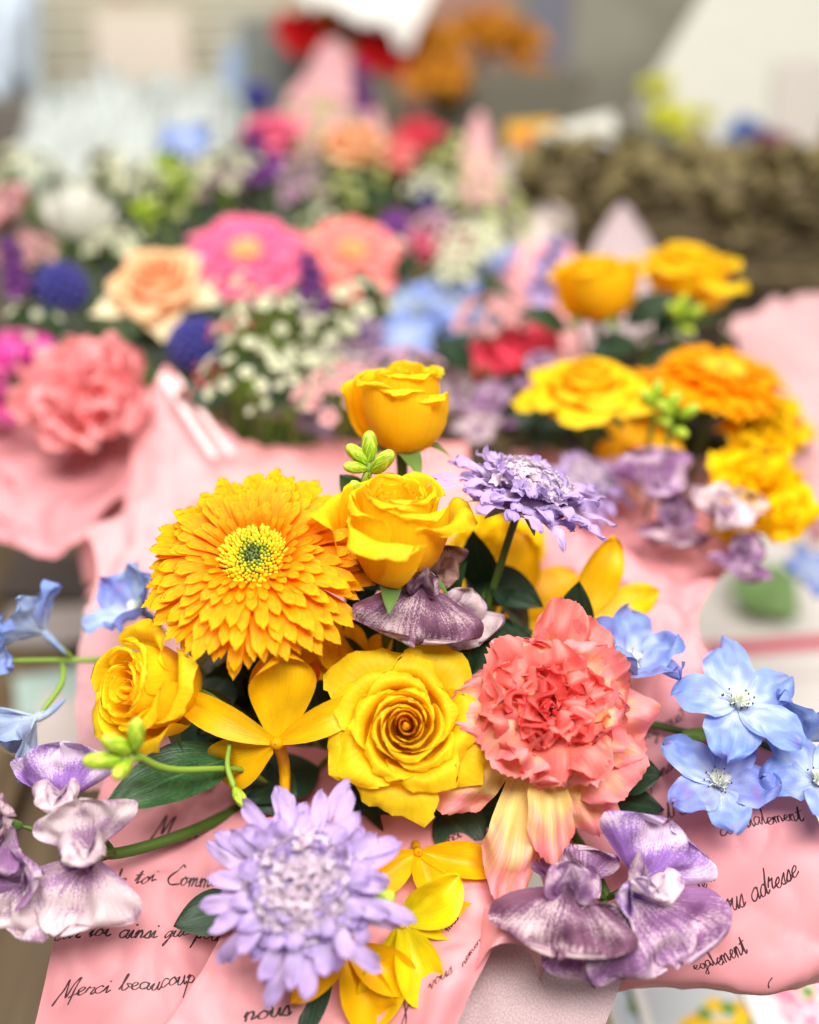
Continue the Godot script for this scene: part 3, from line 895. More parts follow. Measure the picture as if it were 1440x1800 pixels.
func mum(o: Node3D, R: float, m: Material) -> void:
	# a closed, many-petalled white head: narrow petals curving up and in
	for a in [[18, 1.0, 74.0, 8.0, 0.0], [16, 0.94, 58.0, -6.0, 0.002], [14, 0.86, 42.0, -16.0, 0.004], [12, 0.78, 28.0, -22.0, 0.006], [9, 0.7, 14.0, -20.0, 0.008]]:
		var me := petal({"L": R * 1.5 * a[1], "W": R * 0.15, "base": 0.5, "peak": 0.5, "close": 0.6, "tip": 0.1, "a0": a[2], "a1": a[3], "cup": 0.4, "r0": R * 0.08}, 4, 7)
		ring(o, "petal", [me], m, a[0], rng.randf() * 30.0, a[4], 5.0, 4.0)
	calyx(o, R * 0.3, 0.0, 8, R * 0.5, 80.0)
	stem_of(o, bind, 0.0026)


# ------------------------------------------------------------------ handwriting
# cursive strokes, x height 1, baseline 0: letter -> [advance, stroke, stroke ...]
const PEN := {
	"a": [1.15, [0.9, 0.85, 0.5, 1.0, 0.1, 0.6, 0.15, 0.1, 0.5, 0.05, 0.85, 0.5, 0.9, 0.95, 0.85, 0.3, 1.0, 0.0, 1.25, 0.25]],
	"b": [1.05, [0.0, 0.2, 0.4, 1.2, 0.55, 2.0, 0.35, 2.1, 0.25, 1.0, 0.3, 0.1, 0.6, 0.0, 0.85, 0.4, 0.7, 0.8, 1.1, 0.7]],
	"c": [0.9, [0.8, 0.8, 0.5, 1.0, 0.12, 0.6, 0.2, 0.08, 0.55, 0.0, 0.95, 0.3]],
	"d": [1.2, [0.85, 0.8, 0.5, 1.0, 0.1, 0.5, 0.3, 0.0, 0.7, 0.3, 0.95, 2.1, 0.85, 0.4, 1.0, 0.0, 1.3, 0.25]],
	"e": [0.9, [0.0, 0.3, 0.5, 0.5, 0.75, 0.8, 0.5, 1.0, 0.2, 0.6, 0.3, 0.1, 0.6, 0.0, 0.95, 0.3]],
	"g": [1.05, [0.85, 0.8, 0.5, 1.0, 0.1, 0.5, 0.4, 0.05, 0.8, 0.5, 0.85, 0.9, 0.75, -0.7, 0.4, -1.2, 0.15, -0.9, 1.1, 0.1]],
	"i": [0.65, [0.0, 0.3, 0.3, 0.95, 0.3, 0.2, 0.45, 0.0, 0.7, 0.25], [0.45, 1.55, 0.5, 1.62]],
	"l": [0.7, [0.0, 0.2, 0.45, 1.4, 0.55, 2.1, 0.38, 2.1, 0.32, 0.8, 0.45, 0.0, 0.75, 0.3]],
	"m": [1.45, [0.0, 0.5, 0.2, 0.95, 0.22, 0.0, 0.27, 0.6, 0.5, 1.0, 0.62, 0.7, 0.6, 0.0, 0.67, 0.6, 0.95, 1.0, 1.08, 0.6, 1.08, 0.1, 1.28, 0.05, 1.5, 0.3]],
	"n": [1.05, [0.0, 0.5, 0.2, 0.95, 0.22, 0.0, 0.27, 0.6, 0.55, 1.0, 0.7, 0.6, 0.7, 0.1, 0.88, 0.05, 1.1, 0.3]],
	"o": [1.0, [0.5, 1.0, 0.15, 0.6, 0.2, 0.1, 0.55, 0.0, 0.85, 0.45, 0.6, 0.95, 0.75, 0.8, 1.1, 0.85]],
	"p": [1.05, [0.1, 0.7, 0.3, 1.0, 0.2, 0.0, 0.0, -1.6], [0.25, 0.6, 0.6, 1.0, 0.9, 0.6, 0.7, 0.1, 0.35, 0.1]],
	"q": [1.1, [0.85, 0.8, 0.5, 1.0, 0.1, 0.5, 0.35, 0.0, 0.75, 0.4, 0.9, 0.9, 0.75, -0.6, 0.45, -1.2, 0.4, -0.8, 1.15, 0.2]],
	"r": [0.85, [0.0, 0.4, 0.25, 1.05, 0.4, 0.85, 0.72, 0.9, 0.58, 0.2, 0.75, 0.0, 0.95, 0.2]],
	"s": [0.75, [0.0, 0.2, 0.45, 1.0, 0.55, 0.5, 0.5, 0.05, 0.15, 0.05, 0.55, 0.0, 0.85, 0.3]],
	"t": [0.75, [0.1, 0.4, 0.45, 1.7, 0.35, 0.3, 0.5, 0.0, 0.8, 0.25], [0.0, 1.15, 0.8, 1.25]],
	"u": [1.1, [0.0, 0.5, 0.2, 0.95, 0.2, 0.2, 0.45, 0.0, 0.75, 0.4, 0.85, 0.95, 0.85, 0.2, 1.0, 0.0, 1.2, 0.25]],
	"v": [0.95, [0.0, 0.6, 0.2, 0.95, 0.42, 0.05, 0.75, 0.9, 0.72, 1.0, 1.05, 0.85]],
	"z": [0.9, [0.1, 0.9, 0.7, 0.95, 0.15, 0.1, 0.6, 0.1, 0.7, -0.4, 0.4, -1.0, 0.2, -0.7, 0.95, 0.1]],
	"C": [1.35, [1.4, 2.2, 1.1, 2.4, 0.3, 1.4, 0.05, 0.4, 0.5, -0.2, 1.3, 0.2]],
	"J": [1.2, [0.0, 1.4, 0.5, 2.1, 1.0, 2.0, 0.8, 0.8, 0.6, -0.9, 0.2, -1.3, 0.0, -0.8, 1.1, 0.25]],
	"M": [1.9, [-0.4, -0.3, 0.3, 1.2, 0.7, 2.4, 0.66, 0.8, 0.75, 0.4, 1.3, 1.6, 1.8, 2.4, 1.5, 0.9, 1.3, -0.7], [1.1, 0.2, 1.6, 0.35, 2.0, 0.3]],
	"N": [1.6, [-0.4, -0.6, 0.2, 0.6, 0.6, 1.9, 0.55, 0.6, 0.9, 0.5, 1.2, 2.0]],
	"?": [0.8, [0.1, 1.5, 0.4, 2.0, 0.75, 1.7, 0.4, 1.1, 0.32, 0.6], [0.25, 0.05, 0.3, 0.0]],
	"-": [0.7, [0.05, 0.55, 0.6, 0.6]],
	".": [0.5, [0.2, 0.0, 0.27, 0.03]],
	"'": [0.3, [0.2, 1.9, 0.1, 1.5]],
	"(": [0.6, [0.7, 2.0, 0.2, 1.2, 0.15, 0.2, 0.35, -0.3]],
}


func write(im: Image, words: String, from: Vector2, turn: float, size: float, ink: Color, thick := 1.6) -> void:
	var pen := from
	var ex := Vector2.RIGHT.rotated(deg_to_rad(-turn))
	var ey := Vector2.UP.rotated(deg_to_rad(-turn))
	for ch in words:
		if not PEN.has(ch):
			pen += ex * size * 0.95
			continue
		var g: Array = PEN[ch]
		var wob := rng.randf_range(-0.12, 0.12)
		var ground_ink := ink.lerp(PINK, rng.randf_range(0.0, 0.22))
		for k in range(1, g.size()):
			var q: Array = g[k]
			var pts := []
			for i in range(0, q.size(), 2):
				var x: float = q[i] + 0.22 * q[i + 1] + rng.randf_range(-0.06, 0.06)
				var y: float = q[i + 1] + wob + rng.randf_range(-0.03, 0.03)
				pts.append(pen + ex * x * size + ey * y * size)
			var n := 1
			for i in pts.size() - 1:
				n += int(pts[i].distance_to(pts[i + 1]) / 0.6)
			for i in n + 1:
				var c := spline2(pts, float(i) / n)
				var ahead := spline2(pts, minf(1.0, float(i + 1) / n)) - c
				var press := 0.55 + 0.55 * absf(ahead.normalized().dot(ey)) + 0.18 * sin(i * 0.09 + k)
				dab(im, c, thick * 0.82 * press, ground_ink)
		pen += ex * size * g[0]


func dab(im: Image, c: Vector2, r: float, ink: Color) -> void:
	for y in range(int(c.y - r - 1), int(c.y + r + 2)):
		for x in range(int(c.x - r - 1), int(c.x + r + 2)):
			if x >= 0 and y >= 0 and x < im.get_width() and y < im.get_height():
				var f := clampf(r + 0.5 - Vector2(x + 0.5, y + 0.5).distance_to(c), 0.0, 1.0)
				if f > 0.0:
					im.set_pixel(x, y, im.get_pixel(x, y).lerp(ink, f))


const PINK := Color(0.868, 0.585, 0.615)
const INK := Color(0.13, 0.09, 0.11)


# paper printed with handwriting; lines: [words, x, y, turn, size], in the sheet's own texture pixels
func letter_paper(w: int, h: int, lines: Array, ground := PINK) -> StandardMaterial3D:
	var im := Image.create(w, h, false, Image.FORMAT_RGB8)
	im.fill(ground)
	for q in lines:
		write(im, q[0], Vector2(q[1], q[2]), q[3], q[4], INK, q[5] if q.size() > 5 else 1.7)
	var m := flesh(ImageTexture.create_from_image(im), 0.5, 0.3, 0.35)
	return m


func pulp(c: Color, through := 0.3, rough := 0.7, fuzz := 0.06, freq := 0.06) -> StandardMaterial3D:
	# paper or fibrous wrap: an even colour with fine fibres
	var n := FastNoiseLite.new()
	n.seed = 9
	n.frequency = freq
	n.fractal_octaves = 3
	var t := NoiseTexture2D.new()
	t.width = 256
	t.height = 256
	t.seamless = true
	t.noise = n
	var ramp := Gradient.new()
	ramp.set_color(0, c.darkened(fuzz * 1.5))
	ramp.set_color(1, c.lightened(fuzz * 2.0))
	t.color_ramp = ramp
	var m := flesh(t, rough, through, 0.3)
	m.texture_repeat = true
	m.uv1_scale = Vector3(3, 3, 1)
	return m


# ------------------------------------------------------------------ table
func wood(a: Color, b: Color, sd: float) -> StandardMaterial3D:
	var t := tex(64, 256, func(u: float, s: float) -> Color:
		var g := grain.get_noise_2d(u * 9.0 + sd + grain.get_noise_2d(u * 2.0, s * 2.0) * 0.8, s * 1.2 + sd)
		var f := grain.get_noise_2d(u * 40.0 + sd, s * 6.0)
		return a.lerp(b, clampf(0.5 + g * 0.55 + f * 0.25, 0.0, 1.0)))
	var m := flesh(t, 0.6, 0.0, 0.4)
	m.texture_repeat = true
	return m


func setting() -> void:
	var table := thing("work_table", "brown slatted wooden table under all the bouquets", "table", Transform3D())
	var woods := [wood(c8(84, 68, 48), c8(126, 106, 80), 1.0), wood(c8(72, 58, 42), c8(112, 94, 70), 2.0), wood(c8(96, 80, 58), c8(140, 120, 92), 3.0)]
	var plank := sheet_slab(0.058, 0.03, 2.4)
	var x := -1.5
	var k := 0
	while x < 1.5:
		part(table, "plank", plank, woods[(k * 7 + k / 3) % 3], Transform3D(Basis(), Vector3(x, -0.015, -0.9)))
		x += 0.066
		k += 1
	for z in [-1.6, -0.2]:
		part(table, "crossbar", box(Vector3(3.0, 0.04, 0.08)), woods[1], Transform3D(Basis(), Vector3(0, -0.052, z)))
	for p in [Vector3(-1.4, -0.45, -1.6), Vector3(1.4, -0.45, -1.6), Vector3(-1.4, -0.45, -0.2), Vector3(1.4, -0.45, -0.2)]:
		part(table, "leg", box(Vector3(0.07, 0.75, 0.07)), woods[1], Transform3D(Basis(), p))
	structure("floor", box(Vector3(6, 0.05, 6)), plain(c8(96, 90, 82), 0.7), Transform3D(Basis(), Vector3(0, -0.852, -1.0)))
	structure("wall", box(Vector3(6, 3.2, 0.08)), pulp(c8(176, 168, 146), 0.0, 0.8, 0.05, 0.02), Transform3D(Basis(), Vector3(0, 0.77, -2.24)))


func sheet_slab(w: float, t: float, l: float) -> ArrayMesh:
	# a plank with rounded long edges, grain along its length
	var prof := [Vector2(-w / 2, -t / 2), Vector2(-w / 2, t / 2 - 0.004), Vector2(-w / 2 + 0.001, t / 2 - 0.001), Vector2(-w / 2 + 0.004, t / 2), Vector2(w / 2 - 0.004, t / 2), Vector2(w / 2 - 0.001, t / 2 - 0.001), Vector2(w / 2, t / 2 - 0.004), Vector2(w / 2, -t / 2)]
	var pts := []
	for j in 5:
		for i in prof.size():
			pts.append(Vector3(prof[i].x, prof[i].y, -(float(j) / 4 - 0.5) * l))
	return grid_mesh(pts, prof.size() - 1, 4, Vector2(1, 4))


# ------------------------------------------------------------------ wrapping paper
func wrapping() -> void:
	# handwriting: [words, x, y, turn, size, pen] in texture pixels
	var lines := [["Merci", 190, 299, 4.0, 22.0, 2.2], ["le toi. Comment vas", 100, 424, 1.0, 22.0, 2.2], ["pour toi ainsi que pour moi", -26, 574, -1.0, 20.5, 2.2], ["Merci beaucoup toi", 38, 744, 6.0, 21.5, 2.0], ["merci toi pour", 90, 900, 3.0, 22.0, 2.0]]
	var a := solo("wrapping_paper", sheet([
		[[215, 1300, 0.535], [330, 1300, 0.530], [450, 1310, 0.525], [600, 1320, 0.52]],
		[[165, 1430, 0.505], [310, 1420, 0.502], [450, 1430, 0.502], [610, 1430, 0.50]],
		[[120, 1560, 0.478], [290, 1555, 0.476], [440, 1560, 0.482], [615, 1560, 0.49]],
		[[88, 1690, 0.462], [270, 1680, 0.458], [430, 1685, 0.470], [620, 1690, 0.48]],
		[[54, 1830, 0.452], [250, 1820, 0.446], [430, 1820, 0.460], [630, 1830, 0.472]],
		[[10, 2000, 0.44], [230, 2000, 0.436], [430, 2000, 0.45], [640, 2000, 0.465]],
	], 70, 70, 0.0016, 3.0), letter_paper(700, 1050, lines), "pink handwritten wrapping sheet in front at left, reading Merci beaucoup", "wrapping paper", "pink letter-print sheets of the front bouquet")
	a.set_meta("label", "pink handwritten wrapping sheet at front left, reading Merci beaucoup")
	# front centre sheet, overlapping the left one and curling back at its right edge
	lines = [["Je", 412, 546, 34.0, 24.0, 2.3], ["vous", 505, 488, 30.0, 23.0, 2.3], ["remercie", 628, 442, 70.0, 18.0, 2.1], ["mes", 526, 322, 66.0, 17.0, 2.0], ["nous", 120, 559, 18.0, 20.0, 2.0], ["merci", 470, 98, 34.0, 17.0, 1.8]]
	solo("wrapping_paper", sheet([
		[[450, 1440, 0.490], [580, 1440, 0.490], [710, 1440, 0.490], [830, 1450, 0.488], [900, 1480, 0.485]],
		[[430, 1560, 0.470], [560, 1560, 0.470], [700, 1560, 0.470], [830, 1565, 0.462], [925, 1590, 0.462]],
		[[372, 1680, 0.452], [530, 1680, 0.452], [690, 1680, 0.452], [800, 1685, 0.444], [880, 1640, 0.452]],
		[[282, 1820, 0.438], [500, 1820, 0.438], [680, 1820, 0.440], [760, 1810, 0.434], [812, 1790, 0.440]],
		[[190, 1960, 0.426], [480, 1960, 0.426], [640, 1960, 0.43], [700, 1950, 0.43], [750, 1940, 0.43]],
	], 70, 70, 0.0016, 8.0), letter_paper(760, 780, lines), "pink handwritten sheet at the front middle below the lilac scabiosa, reading Je vous", "wrapping paper", "pink letter-print sheets of the front bouquet")
	# the rolled rim of pink paper right of it
	solo("paper_curl", sheet([
		[[815, 1600, 0.472], [858, 1596, 0.452], [890, 1600, 0.440], [915, 1610, 0.440], [935, 1625, 0.448], [940, 1650, 0.462]],
		[[810, 1655, 0.466], [856, 1640, 0.446], [892, 1630, 0.436], [925, 1640, 0.438], [950, 1660, 0.448], [955, 1690, 0.465]],
		[[795, 1745, 0.458], [836, 1704, 0.442], [866, 1664, 0.434], [912, 1660, 0.438], [940, 1690, 0.450], [950, 1740, 0.47]],
	], 24, 14), plain(PINK, 0.5, 0.3), "rolled-over rim of pink paper beside the right sweet peas", "paper curl")
	solo("fibre_wrap", sheet([
		[[900, 1560, 0.485], [1010, 1580, 0.485], [1120, 1600, 0.485]],
		[[850, 1700, 0.468], [980, 1700, 0.466], [1100, 1700, 0.468]],
		[[770, 1840, 0.455], [930, 1840, 0.452], [1050, 1840, 0.455]],
		[[740, 1980, 0.445], [880, 1980, 0.444], [1000, 1980, 0.446]],
	], 24, 24, 0.0015, 4.0), pulp(c8(206, 176, 182), 0.4, 0.9, 0.10, 0.09), "greyish mauve fibrous inner wrap below the right sweet peas", "wrapping paper")
	# right sheet: columns run along the writing; 1.5 texture pixels to a photo pixel
	lines = [["comment allez-vous?", 214, 306, 3.0, 24.0, 2.4], ["je pense mes pas", 352, 440, 4.0, 25.0, 2.5], ["Nous", 424, 602, 8.0, 32.0, 2.8], ["cordialement", 555, 740, 4.0, 26.0, 2.5], ["de l'", 424, 866, 20.0, 19.0, 2.2], ["Je vous adresse", 398, 932, 7.0, 26.0, 2.5], ["egalement", 322, 1128, 25.0, 26.0, 2.7], ["(", 566, 1184, 4.0, 24.0, 2.4]]
	solo("wrapping_paper", sheet([
		[[860, 1320, 0.53], [1000, 1230, 0.53], [1120, 1165, 0.53], [1225, 1120, 0.525]],
		[[920, 1470, 0.505], [1070, 1390, 0.502], [1210, 1310, 0.498], [1335, 1275, 0.492]],
		[[985, 1620, 0.484], [1140, 1550, 0.478], [1290, 1480, 0.470], [1445, 1450, 0.462]],
		[[1060, 1730, 0.474], [1210, 1712, 0.466], [1360, 1720, 0.455], [1500, 1640, 0.448]],
		[[1110, 1745, 0.480], [1240, 1745, 0.474], [1365, 1752, 0.466], [1520, 1690, 0.46]],
	], 70, 70, 0.0018, 12.0), letter_paper(900, 1500, lines), "pink handwritten wrapping sheet at the right under the blue delphiniums", "wrapping paper", "pink letter-print sheets of the front bouquet")
	# behind the front bouquet
	solo("wrapping_paper", sheet([
		[[900, 900, 0.60], [1010, 880, 0.62], [1150, 890, 0.635], [1300, 920, 0.65]],
		[[930, 1010, 0.575], [1040, 985, 0.59], [1150, 985, 0.60], [1290, 985, 0.61]],
		[[960, 1090, 0.555], [1060, 1075, 0.555], [1150, 1070, 0.56], [1225, 1090, 0.565]],
		[[960, 1210, 0.54], [1070, 1190, 0.54], [1150, 1160, 0.54], [1240, 1165, 0.54]],
	], 28, 28, 0.004, 20.0), letter_paper(512, 400, [["bonne fete", 120, 250, 12.0, 15.0, 1.4]]), "pink paper rising behind the coral carnation and yellow orchid", "wrapping paper")
	solo("wrapping_paper", sheet([
		[[150, 930, 0.62], [230, 900, 0.62], [330, 880, 0.62]],
		[[172, 1010, 0.595], [250, 1000, 0.59], [350, 1000, 0.59]],
		[[140, 1140, 0.57], [220, 1140, 0.565], [340, 1140, 0.56]],
		[[135, 1270, 0.55], [230, 1280, 0.545], [350, 1280, 0.54]],
		[[150, 1390, 0.54], [240, 1400, 0.535], [360, 1400, 0.53]],
	], 20, 30, 0.003, 25.0), pulp(c8(226, 170, 176), 0.4, 0.8), "mauve pink paper edge standing left behind the small left rose", "wrapping paper")
	# pastel bouquet
	solo("wrapping_paper", sheet([
		[[-90, 650, 0.76], [40, 690, 0.745], [160, 740, 0.73], [270, 720, 0.72]],
		[[-90, 760, 0.72], [30, 800, 0.70], [150, 815, 0.695], [262, 800, 0.69]],
		[[-90, 850, 0.69], [40, 915, 0.672], [140, 900, 0.668], [240, 860, 0.675]],
		[[-80, 900, 0.68], [70, 982, 0.66], [128, 965, 0.656], [190, 905, 0.668]],
	], 30, 24, 0.003, 40.0), letter_paper(640, 420, [["vous etes bon", 60, 200, -6.0, 12.0, 1.0], ["comment allez", 90, 300, -8.0, 12.0, 1.0]]), "pink paper collar sagging left below the pink carnation", "wrapping paper", "pink sheets of the pastel bouquet")
	solo("wrapping_paper", sheet([
		[[262, 690, 0.70], [288, 648, 0.705], [305, 655, 0.71]],
		[[235, 760, 0.68], [300, 740, 0.685], [365, 725, 0.70]],
		[[228, 850, 0.668], [320, 820, 0.672], [432, 805, 0.685]],
		[[200, 960, 0.655], [270, 930, 0.655], [330, 900, 0.66]],
	], 22, 26, 0.002, 44.0), letter_paper(300, 400, [["comme", 70, 150, 75.0, 11.0, 0.9]], Color(0.93, 0.64, 0.66)), "pointed pink paper flap folded up in front of the white sprays", "wrapping paper", "pink sheets of the pastel bouquet")
	solo("wrapping_paper", sheet([
		[[330, 800, 0.70], [470, 790, 0.70], [640, 780, 0.70], [820, 785, 0.69]],
		[[290, 850, 0.675], [450, 840, 0.67], [640, 835, 0.67], [830, 840, 0.665]],
		[[230, 930, 0.66], [420, 950, 0.65], [640, 950, 0.65], [850, 950, 0.65]],
		[[150, 1050, 0.655], [300, 1080, 0.65], [640, 1080, 0.645], [850, 1060, 0.64]],
	], 30, 24, 0.003, 48.0), letter_paper(800, 400, [["bonjour vous", 500, 90, 3.0, 14.0, 1.1]], Color(0.92, 0.62, 0.63)), "pink paper band stretching behind the orange gerbera", "wrapping paper", "pink sheets of the pastel bouquet")
	# the shadowed hollow under the sagging collar
	solo("wrapping_paper", sheet([
		[[150, 870, 0.69], [200, 840, 0.695], [270, 830, 0.69]],
		[[140, 960, 0.69], [190, 930, 0.70], [250, 920, 0.69]],
		[[150, 1030, 0.69], [180, 1020, 0.70], [220, 1010, 0.69]],
	], 14, 14, 0.002, 52.0), plain(c8(226, 160, 164), 0.6, 0.2), "pink paper inside the hollow under the sagging collar", "wrapping paper", "pink sheets of the pastel bouquet")
	# ribbons over the pointed flap
	var gauze := plain(Color(0.97, 0.86, 0.87), 0.5, 0.4)
	for s in [[278, 660, 372, 806, 11.0], [304, 664, 402, 800, 9.0]]:
		solo("ribbon", sheet([
			[[s[0], s[1], 0.690], [s[0] + s[4], s[1] - 3, 0.690]],
			[[(s[0] + s[2]) / 2, (s[1] + s[3]) / 2, 0.672], [(s[0] + s[2]) / 2 + s[4], (s[1] + s[3]) / 2 - 4, 0.673]],
			[[s[2], s[3], 0.668], [s[2] + s[4], s[3] - 5, 0.670]],
		], 3, 14), gauze, ["left of the two pale ribbon strips on the pointed pink flap", "right of the two pale ribbon strips on the pointed pink flap"][0 if s[0] < 290 else 1], "ribbon", "ribbon strips on the pointed flap")
	# yellow bouquet
	solo("wrapping_paper", sheet([
		[[1270, 575, 0.80], [1370, 535, 0.82], [1500, 500, 0.84]],
		[[1330, 680, 0.74], [1410, 660, 0.75], [1520, 640, 0.76]],
		[[1370, 830, 0.69], [1430, 800, 0.69], [1520, 780, 0.70]],
		[[1360, 950, 0.66], [1410, 900, 0.65], [1500, 870, 0.66]],
	], 20, 24, 0.003, 60.0), pulp(c8(214, 166, 170), 0.4, 0.7), "pale pink paper rim right of the orange gerbera", "wrapping paper", "sheets of the yellow bouquet")
	solo("wrapping_paper", sheet([
		[[890, 450, 0.88], [950, 430, 0.88], [1010, 440, 0.88]],
		[[870, 540, 0.85], [950, 530, 0.85], [1020, 540, 0.85]],
		[[850, 660, 0.82], [950, 650, 0.82], [1040, 650, 0.82]],
	], 14, 18, 0.003, 64.0), plain(c8(226, 158, 160), 0.6, 0.3), "dull pink sheet left behind the two small yellow roses", "wrapping paper", "sheets of the yellow bouquet")
	solo("wrapping_paper", sheet([
		[[1080, 372, 0.92], [1094, 362, 0.92], [1106, 372, 0.92]],
		[[1050, 420, 0.90], [1095, 410, 0.89], [1140, 425, 0.90]],
		[[1020, 500, 0.88], [1090, 490, 0.87], [1165, 480, 0.88]],
		[[980, 620, 0.86], [1090, 610, 0.85], [1220, 600, 0.86]],
	], 16, 20, 0.002, 66.0), pulp(c8(190, 168, 172), 0.3, 0.8), "pale mauve pointed paper tip above the two small yellow roses", "wrapping paper", "sheets of the yellow bouquet")
	solo("wrapping_paper", sheet([
		[[900, 800, 0.72], [1050, 800, 0.74], [1200, 800, 0.74], [1340, 800, 0.72]],
		[[900, 920, 0.69], [1050, 940, 0.70], [1200, 940, 0.70], [1340, 930, 0.68]],
		[[930, 1030, 0.68], [1050, 1040, 0.69], [1180, 1030, 0.69], [1290, 1000, 0.68]],
	], 24, 16, 0.003, 68.0), plain(c8(238, 170, 174), 0.6, 0.3), "pink paper front of the yellow bouquet below its sweet peas", "wrapping paper", "sheets of the yellow bouquet")


# ------------------------------------------------------------------ the bouquet in front
func front_bouquet() -> void:
	bind = at(700, 1260, 0.50) + Vector3(0, -0.17, -0.01)
	var o := thing("gerbera", "large orange-yellow gerbera with dark-eyed disc, left in the front bouquet", "gerbera", stand(at(448, 985, 0.462), facing(-0.06, 0.60, 0.80), 8.0))
	gerbera(o, 0.0462, M.gerbera, M.gerbera_inner)
	o = thing("rose", "wide open yellow rose facing forward between lilac scabiosa and coral carnation", "rose", stand(at(714, 1278, 0.462), facing(0.0, 0.22, 0.97), 20.0), "yellow roses of the front bouquet")
	rose(o, 0.0275, 0.027, OPEN_ROSE, M.rose, M.rose_deep)
	o = thing("rose", "cup-shaped yellow rose right beside the orange gerbera", "rose", stand(at(686, 1000, 0.470), facing(0.06, 0.88, 0.46), 20.0), "yellow roses of the front bouquet")
	rose(o, 0.0255, 0.042, CUP_ROSE, M.rose, M.rose_deep)
	o = thing("rose", "highest yellow rose bud of the front bouquet, above the green buds", "rose", stand(at(703, 778, 0.503), facing(-0.05, 0.94, 0.33), 160.0), "yellow roses of the front bouquet")
	rose(o, 0.0222, 0.036, BUD_ROSE, M.rose, M.rose)
	o = thing("rose", "small yellow rose turned left under the orange gerbera", "rose", stand(at(312, 1222, 0.472), facing(-0.62, 0.22, 0.75), 30.0), "yellow roses of the front bouquet")
	rose(o, 0.0235, 0.034, CUP_ROSE, M.rose, M.rose_deep)
	# carnation
	o = thing("carnation", "ruffled coral carnation with yellow-based petals right of the open rose", "carnation", stand(at(954, 1248, 0.464), facing(0.10, 0.30, 0.93), 0.0))
	carnation(o, 0.0395, M.carnation_pale, M.carnation, M.carnation_core)
	for q in [[-12.0, 0.078, 0.0125, 82.0, 112.0, M.carnation_long], [2.0, 0.060, 0.0100, 76.0, 98.0, M.carnation_long], [30.0, 0.057, 0.0120, 84.0, 112.0, M.carnation_long], [-50.0, 0.058, 0.0150, 88.0, 108.0, M.carnation_long], [168.0, 0.048, 0.012, 60.0, 66.0, M.carnation], [146.0, 0.044, 0.016, 62.0, 84.0, M.carnation], [86.0, 0.046, 0.022, 72.0, 94.0, M.carnation_pale], [54.0, 0.047, 0.020, 78.0, 98.0, M.carnation_pale]]:
		part(o, "petal", petal({"L": q[1], "W": q[2], "base": 0.26, "peak": 0.95, "close": 0.04, "tip": 0.20, "serr": 0.03, "teeth": 6.0, "a0": q[3], "a1": q[4], "bp": 0.9, "cup": -0.22, "ruff": 0.42, "freq": rng.randf_range(1.8, 2.8), "phase": rng.randf() * TAU, "rk": 1.5, "crumple": 0.5, "crs": 60.0, "r0": 0.003}, 26, 18), q[5], Transform3D(around(q[0]), Vector3(0, -0.004, 0)))
	# scabiosas
	o = thing("scabiosa", "big lilac scabiosa with pale pincushion facing the viewer at the front", "scabiosa", stand(at(532, 1560, 0.418), facing(-0.10, 0.42, 0.90), 12.0), "lilac scabiosas")
	scabiosa(o, 0.0395)
	o = thing("scabiosa", "lilac scabiosa seen from the side on a thin stem, right of the yellow buds", "scabiosa", stand(at(925, 868, 0.478), facing(0.30, 0.88, 0.34), 40.0), "lilac scabiosas")
	scabiosa(o, 0.0385, true, 10.0)
	sweet_peas_front()
	delphiniums_front()
	orchids_front()
	# green buds
	var s := at(640, 860, 0.475)
	bud_cluster("bud_cluster", "green bud cluster standing between the upper two yellow roses", [s + Vector3(0.004, -0.05, -0.01), s, at(648, 828, 0.472), at(650, 812, 0.472)], [
		[at(648, 815, 0.472), facing(-0.75, 0.62, 0.2), 0.0072 / 0.0072, at(648, 828, 0.472)], [at(643, 825, 0.470), facing(-0.85, 0.12, 0.45), 0.85, at(648, 832, 0.472)],
		[at(650, 812, 0.472), facing(0.0, 0.95, 0.2), 1.1], [at(656, 830, 0.470), facing(0.60, 0.60, 0.55), 1.15, at(648, 842, 0.472)], [at(640, 866, 0.472), facing(-0.5, 0.4, 0.7), 0.8, at(645, 872, 0.474)]], 0.0068)
	s = at(420, 1352, 0.462)
	bud_cluster("bud_cluster", "blurred green bud cluster reaching left in front of the small left rose", [at(470, 1375, 0.49), s, at(300, 1352, 0.434), at(232, 1322, 0.420)], [
		[at(232, 1322, 0.420), facing(-0.55, 0.45, 0.5), 1.15], [at(238, 1318, 0.418), facing(0.12, 0.95, 0.3), 1.1, at(234, 1325, 0.420)], [at(214, 1336, 0.418), facing(-0.95, 0.04, 0.3), 1.15, at(250, 1334, 0.422)], [at(228, 1340, 0.416), facing(-0.2, -0.25, 0.9), 0.95, at(250, 1336, 0.422)]], 0.0068)
	bud_cluster("bud_cluster", "single small green bud hanging beside the big dark leaf", [at(405, 1300, 0.46), at(400, 1345, 0.452), at(412, 1385, 0.446)], [[at(412, 1385, 0.446), facing(0.5, -0.6, 0.5), 0.9]], 0.006)
	bud_cluster("bud_cluster", "single green bud at the right rim of the big lilac scabiosa", [at(640, 1600, 0.45), at(650, 1575, 0.436), at(655, 1568, 0.425)], [[at(652, 1568, 0.425), facing(0.7, 0.05, 0.7), 1.05]], 0.0068)
	# leaves
	leaf("leaf", "large dark glossy leaf left below the yellow orchid", at(420, 1330, 0.475), at(186, 1428, 0.447), 0.0145, facing(0.1, 0.75, 0.65), M.leaf, 16.0, at(470, 1340, 0.50))
	leaf("leaf", "small pointed green leaf left of the big lilac scabiosa", at(430, 1590, 0.462), at(308, 1628, 0.452), 0.0095, facing(0.0, 0.5, 0.85), M.leaf_dark, 10.0, at(480, 1580, 0.48))
